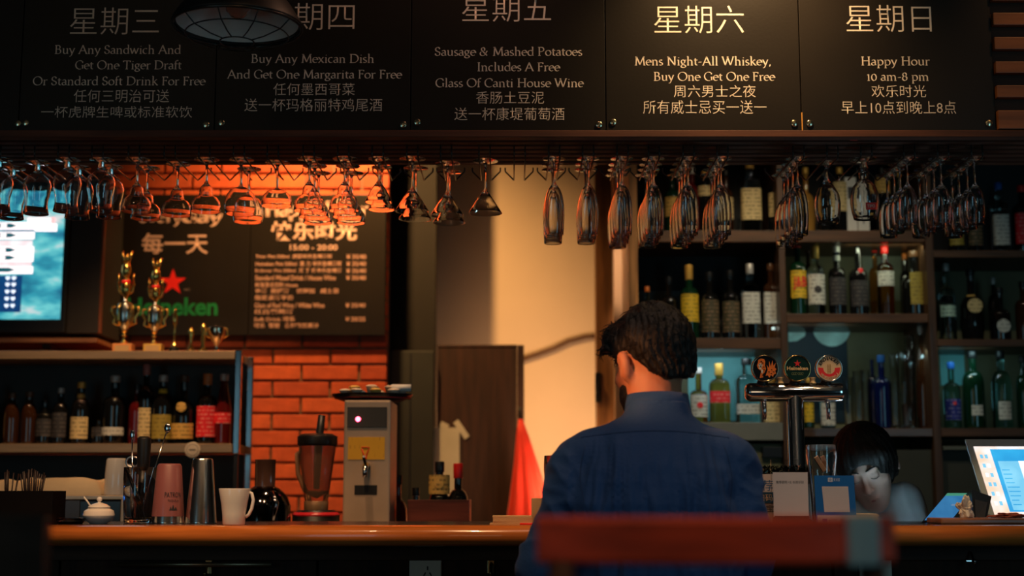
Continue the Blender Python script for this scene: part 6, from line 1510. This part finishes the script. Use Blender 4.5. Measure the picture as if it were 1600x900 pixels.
def face_marks(parent, c, rm, k, closed_eyes):
    P = lambda *q: Vector(c)+Matrix(rm) @ (Vector(q)*k)
    for s_ in (-1, 1):
        obj('eyebrow', tube(BM(), [P(s_*.011, .0995, .029), P(s_*.028, .0960, .034), P(s_*.046, .0825, .031)], [.0022, .0030, .0012], 6), HAIR, parent)
        if closed_eyes: obj('eyelash', tube(BM(), [P(s_*.017, .0925, .000), P(s_*.025, .0955, -.002), P(s_*.033, .0955, -.0025), P(s_*.043, .089, .000)], [.0008, .0013, .0013, .0008], 6), HAIR, parent)
    b = BM(); bmesh.ops.create_uvsphere(b, u_segments=16, v_segments=8, radius=1)
    for v in b.verts: v.co = P(v.co.x*.020, .0995+v.co.y*.0075-abs(v.co.x)*.006, -.068+v.co.z*.0055)
    obj('lips', b, M('lip_rose', (.42, .12, .10), .4), parent, smooth=True)
face_marks(man, hc, HR, 1, False)
# stool
t = thing('bar_stool', 'round dark wooden stool under the man in the blue shirt', 'stool', (MX, MY, 0))
obj('seat', lathe(BM(), [(0, .700), (.165, .702), (.175, .712), (.175, .732), (.165, .742), (0, .7435)], 36), DARKW, t)
for k in range(4):
    a = pi/4+k*pi/2; obj('leg', tube(BM(), [(.125*cos(a), .125*sin(a), .70), (.19*cos(a), .19*sin(a), .0)], [.016, .014], 10), DARKW, t)
obj('footrest', tube(BM(), [(.17*cos(2*pi*k/32), .17*sin(2*pi*k/32), .26) for k in range(32)], .009, 8, closed=True), DWIRE, t)
obj('foot_bar', box(BM(), (-.2, .16, .268), (.2, .42, .288), .003), DARKW, t)
# ---------------------------------------------------------------- the bartender
BX, BY = Xp(1350, 4.12, 740), 4.12
wc = (-.004, -.055, Zp(727, 4.06)); WR_ = Euler((0, 0, R(180-26))).to_matrix() @ Euler((R(-30), R(14), 0)).to_matrix()
WL = loc_fn(wc, WR_)
zs = Zp(762, 4.12)
WARMS = [((-.135, .01, zs-.035), (-.175, -.05, zs-.27), (-.075, -.20, zs-.19)), ((.112, -.01, zs-.035), (.165, -.07, zs-.26), (.005, -.21, zs-.19))]
def woman_body(X, Y, Z):
    u, v, w = WL(X, Y, Z); d = head_sdf(u/.93, v/.93, w/.93, True)*.93
    d = smin(d, s_cap(X, Y, Z, (-.01, .03, zs-.03), (-.005, -.015, wc[2]-.05), .048, .045), .02)
    d = smin(d, s_loft(X, Y, Z, [(zs-.56, .14, .10, 0, .06), (zs-.45, .13, .09, 0, .06), (zs-.25, .11, .08, 0, .04), (zs-.10, .12, .08, -.01, .02), (zs-.03, .09, .06, -.01, .02), (zs, .05, .05, -.01, .02)]), .03)
    for (s_, e_, w_), sg in zip(WARMS, (1, -1)):
        d = smin(d, s_cap(X, Y, Z, s_, e_, .038, .032), .02); d = smin(d, s_cap(X, Y, Z, e_, w_, .030, .022), .01)
        d = smin(d, hand(X, Y, Z, w_, (.35*sg, -.55, .35), (0, -.5, -.6), sg, .9), .01)
        d = smin(d, s_cap(X, Y, Z, (sg*.08, .06, zs-.55), (sg*.10, -.20, zs-.57), .065, .05), .03); d = smin(d, s_cap(X, Y, Z, (sg*.10, -.20, zs-.57), (sg*.10, -.16, .06), .048, .034), .015)
        d = smin(d, s_cap(X, Y, Z, (sg*.10, -.15, .04), (sg*.10, -.26, .03), .032, .026), .015)
    return d
wm = obj('person', sdf_mesh('person', woman_body, (-.26, -.36, .005), (.26, .20, wc[2]+.14), .0075), M('pale_skin', (.70, .42, .32), .5, var=.05, vs=12))
wm.location = (BX, BY, 0); tag(wm, 'bartender in a pale shirt with black hair, head bent down behind the bar counter', 'person')
def blouse(X, Y, Z):
    d = s_loft(X, Y, Z, [(zs-.50, .155, .12, 0, .06), (zs-.3, .135, .10, 0, .045), (zs-.12, .142, .095, -.008, .02), (zs-.05, .12, .078, -.008, .018), (zs-.005, .075, .062, -.008, .018)])
    for s_, e_, w_ in WARMS:
        d = smin(d, s_cap(X, Y, Z, s_, Vector(s_).lerp(Vector(e_), .75), .050, .048), .035)
    return np.maximum(d, -s_cap(X, Y, Z, (-.01, -.005, zs-.03), (-.012, -.045, zs+.05), .048, .06))
bme = sdf_mesh('blouse', blouse, (-.26, -.24, zs-.51), (.26, .22, zs+.03), .006)
displace(bme, lambda p: (.006*noise.noise(Vector((p.x*16+p.z*10, p.y*9, p.z*5)))+.004*(1-2*abs(noise.noise(Vector((p.x*30+p.z*14, p.y*12, p.z*9)))))))
obj('blouse', bme, M('pale_blouse', (.55, .62, .64), .8, bump=.15, bs=150), wm)
def bob(X, Y, Z):
    u, v, w = WL(X, Y, Z); th = np.arctan2(v+.02, u)
    d = s_ell(u, v, w, (0, -.010, .030), (.088, .104, .094)); d = smin(d, s_cap(u, v, w, (-.056, -.005, .0), (-.058, .0, -.035), .028, .020), .02); d = smin(d, s_cap(u, v, w, (.056, -.005, .0), (.058, .0, -.035), .028, .020), .02)
    d = smin(d, s_ell(u, v, w, (0, -.06, -.05), (.060, .045, .06)), .03)
    d = smin(d, s_ell(u, v, w, (-.02, .070, .052), (.060, .030, .036)), .02)
    d = d+.0012*np.sin(th*46)+.0012*np.sin(th*19)
    return smax(d, -s_cap(u, v, w, (-.006, .105, -.0), (-.006, .110, -.10), .050, .052), .008)
obj('hair', sdf_mesh('hair', bob, (-.16, -.24, wc[2]-.16), (.16, .12, wc[2]+.15), .0042), HAIR, wm)
face_marks(wm, wc, WR_, .93, True)
tr2 = sdf_mesh('trousers', lambda X, Y, Z: smin(smin(s_cap(X, Y, Z, (.08, .06, zs-.55), (.10, -.20, zs-.57), .085, .065), s_cap(X, Y, Z, (-.08, .06, zs-.55), (-.10, -.20, zs-.57), .085, .065), .03), smin(s_cap(X, Y, Z, (.10, -.20, zs-.57), (.10, -.17, .12), .062, .05), s_cap(X, Y, Z, (-.10, -.20, zs-.57), (-.10, -.17, .12), .062, .05), .01), .02), (-.2, -.3, .06), (.2, .18, zs-.44), .010)
obj('trousers', tr2, M('dark_trousers', (.02, .02, .026), .85), wm)
t = thing('low_stool', 'low stool carrying the bartender behind the counter', 'stool', (BX, BY+.07, 0))
zs0 = zs-.655
obj('seat', box(BM(), (-.16, -.15, zs0-.03), (.16, .15, zs0), .006), DARKW, t)
for a, c_ in ((-1, -1), (-1, 1), (1, -1), (1, 1)): obj('leg', box(BM(), (a*.13-.015, c_*.12-.015, 0), (a*.13+.015, c_*.12+.015, zs0-.0305)), DARKW, t)
t = thing('smartphone', 'smartphone with a glowing screen held by the bartender behind the blue sign', 'smartphone', (BX-.035, BY-.265, zs-.165)); t.rotation_euler = (R(-28), 0, R(0))
obj('phone_body', box(BM(), (-.037, -.075, -.004), (.037, .075, .004), .002), PLAST, t)
obj('screen', box(BM(), (-.034, -.070, .0042), (.034, .070, .0048)), M('phone_glow', (.1, .1, .1), emit=(.45, .80, 1), es=85, var=0), t)
# ================================================================ FOREGROUND CHAIRS
def bar_chair(Y, pa, pb, y0, y1, mat, lab, band=False, ang=0):
    p = W((pa+pb)/2, y0, Y); z1_, z0_ = Zp(y0, Y), Zp(y1, Y); w = (pb-pa)/2*Y/FPX
    t = thing('bar_chair', lab, 'chair', (p.x, Y, 0), rz=ang)
    b = BM(); n = 16; rg = []
    for k in range(n+1):
        u = -1+2*k/n; x = u*w; yy = .03*u*u; r = .005
        rg.append([b.verts.new(q) for q in ((x, yy-.011, z0_+.004), (x, yy-.007, z0_), (x, yy+.007, z0_), (x, yy+.011, z0_+.004), (x, yy+.011, z1_-.004), (x, yy+.007, z1_), (x, yy-.007, z1_), (x, yy-.011, z1_-.004))])
    for A, B_ in zip(rg, rg[1:]):
        for k in range(8): b.faces.new([A[k], A[(k+1) % 8], B_[(k+1) % 8], B_[k]])
    b.faces.new(rg[0]); b.faces.new(rg[-1][::-1]); obj('top_rail', b, mat, t)
    if band: obj('end_highlight', box(BM(), (w*.71, .0, z0_-.002), (w*.89, .042, z1_+.002), .004), M('pale_highlight', (.34, .50, .52), .5), t, 'pale grey green highlight built as a band round the rail')  # added piece coloured like a teal highlight on the rail
    dk = DARKW
    for s_ in (-1, 1):
        obj('back_post', tube(BM(), [(s_*w*.86, -.012+.03, z0_+.001), (s_*w*.88, -.03, .72), (s_*w*.92, -.05, 0)], [.013, .016, .014], 10), dk, t)
        obj('front_leg', tube(BM(), [(s_*w*.92, .34, .72), (s_*w*.98, .37, 0)], [.017, .014], 10), dk, t)
    obj('seat', box(BM(), (-w*1.02, -.05, .721), (w*1.02, .37, .755), .008), dk, t)
    obj('lower_rail', box(BM(), (-w*.82, .0, z0_-.19), (w*.82, .018, z0_-.15), .003), dk, t)
    for k in range(4): obj('spindle', tube(BM(), [(-w*.55+w*.366*k, .008, .755), (-w*.55+w*.366*k, .009, z0_-.19)], .008, 8), dk, t)
    for s_ in (-1, 1): obj('stretcher', tube(BM(), [(s_*w*.9, -.045, .3), (s_*w*.95, .36, .3)], .010, 8), dk, t)
    obj('foot_rail', tube(BM(), [(-w*.95, .36, .28), (w*.95, .36, .28)], .012, 8), dk, t)
    return t
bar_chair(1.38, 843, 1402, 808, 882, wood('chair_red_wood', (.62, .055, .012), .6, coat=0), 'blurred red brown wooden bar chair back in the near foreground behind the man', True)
bar_chair(1.55, -520, 58, 806, 925, wood('chair_black_wood', (.014, .011, .009), .5, coat=.2), 'nearly black blurred bar chair in the lower left corner foreground')
flush_text()
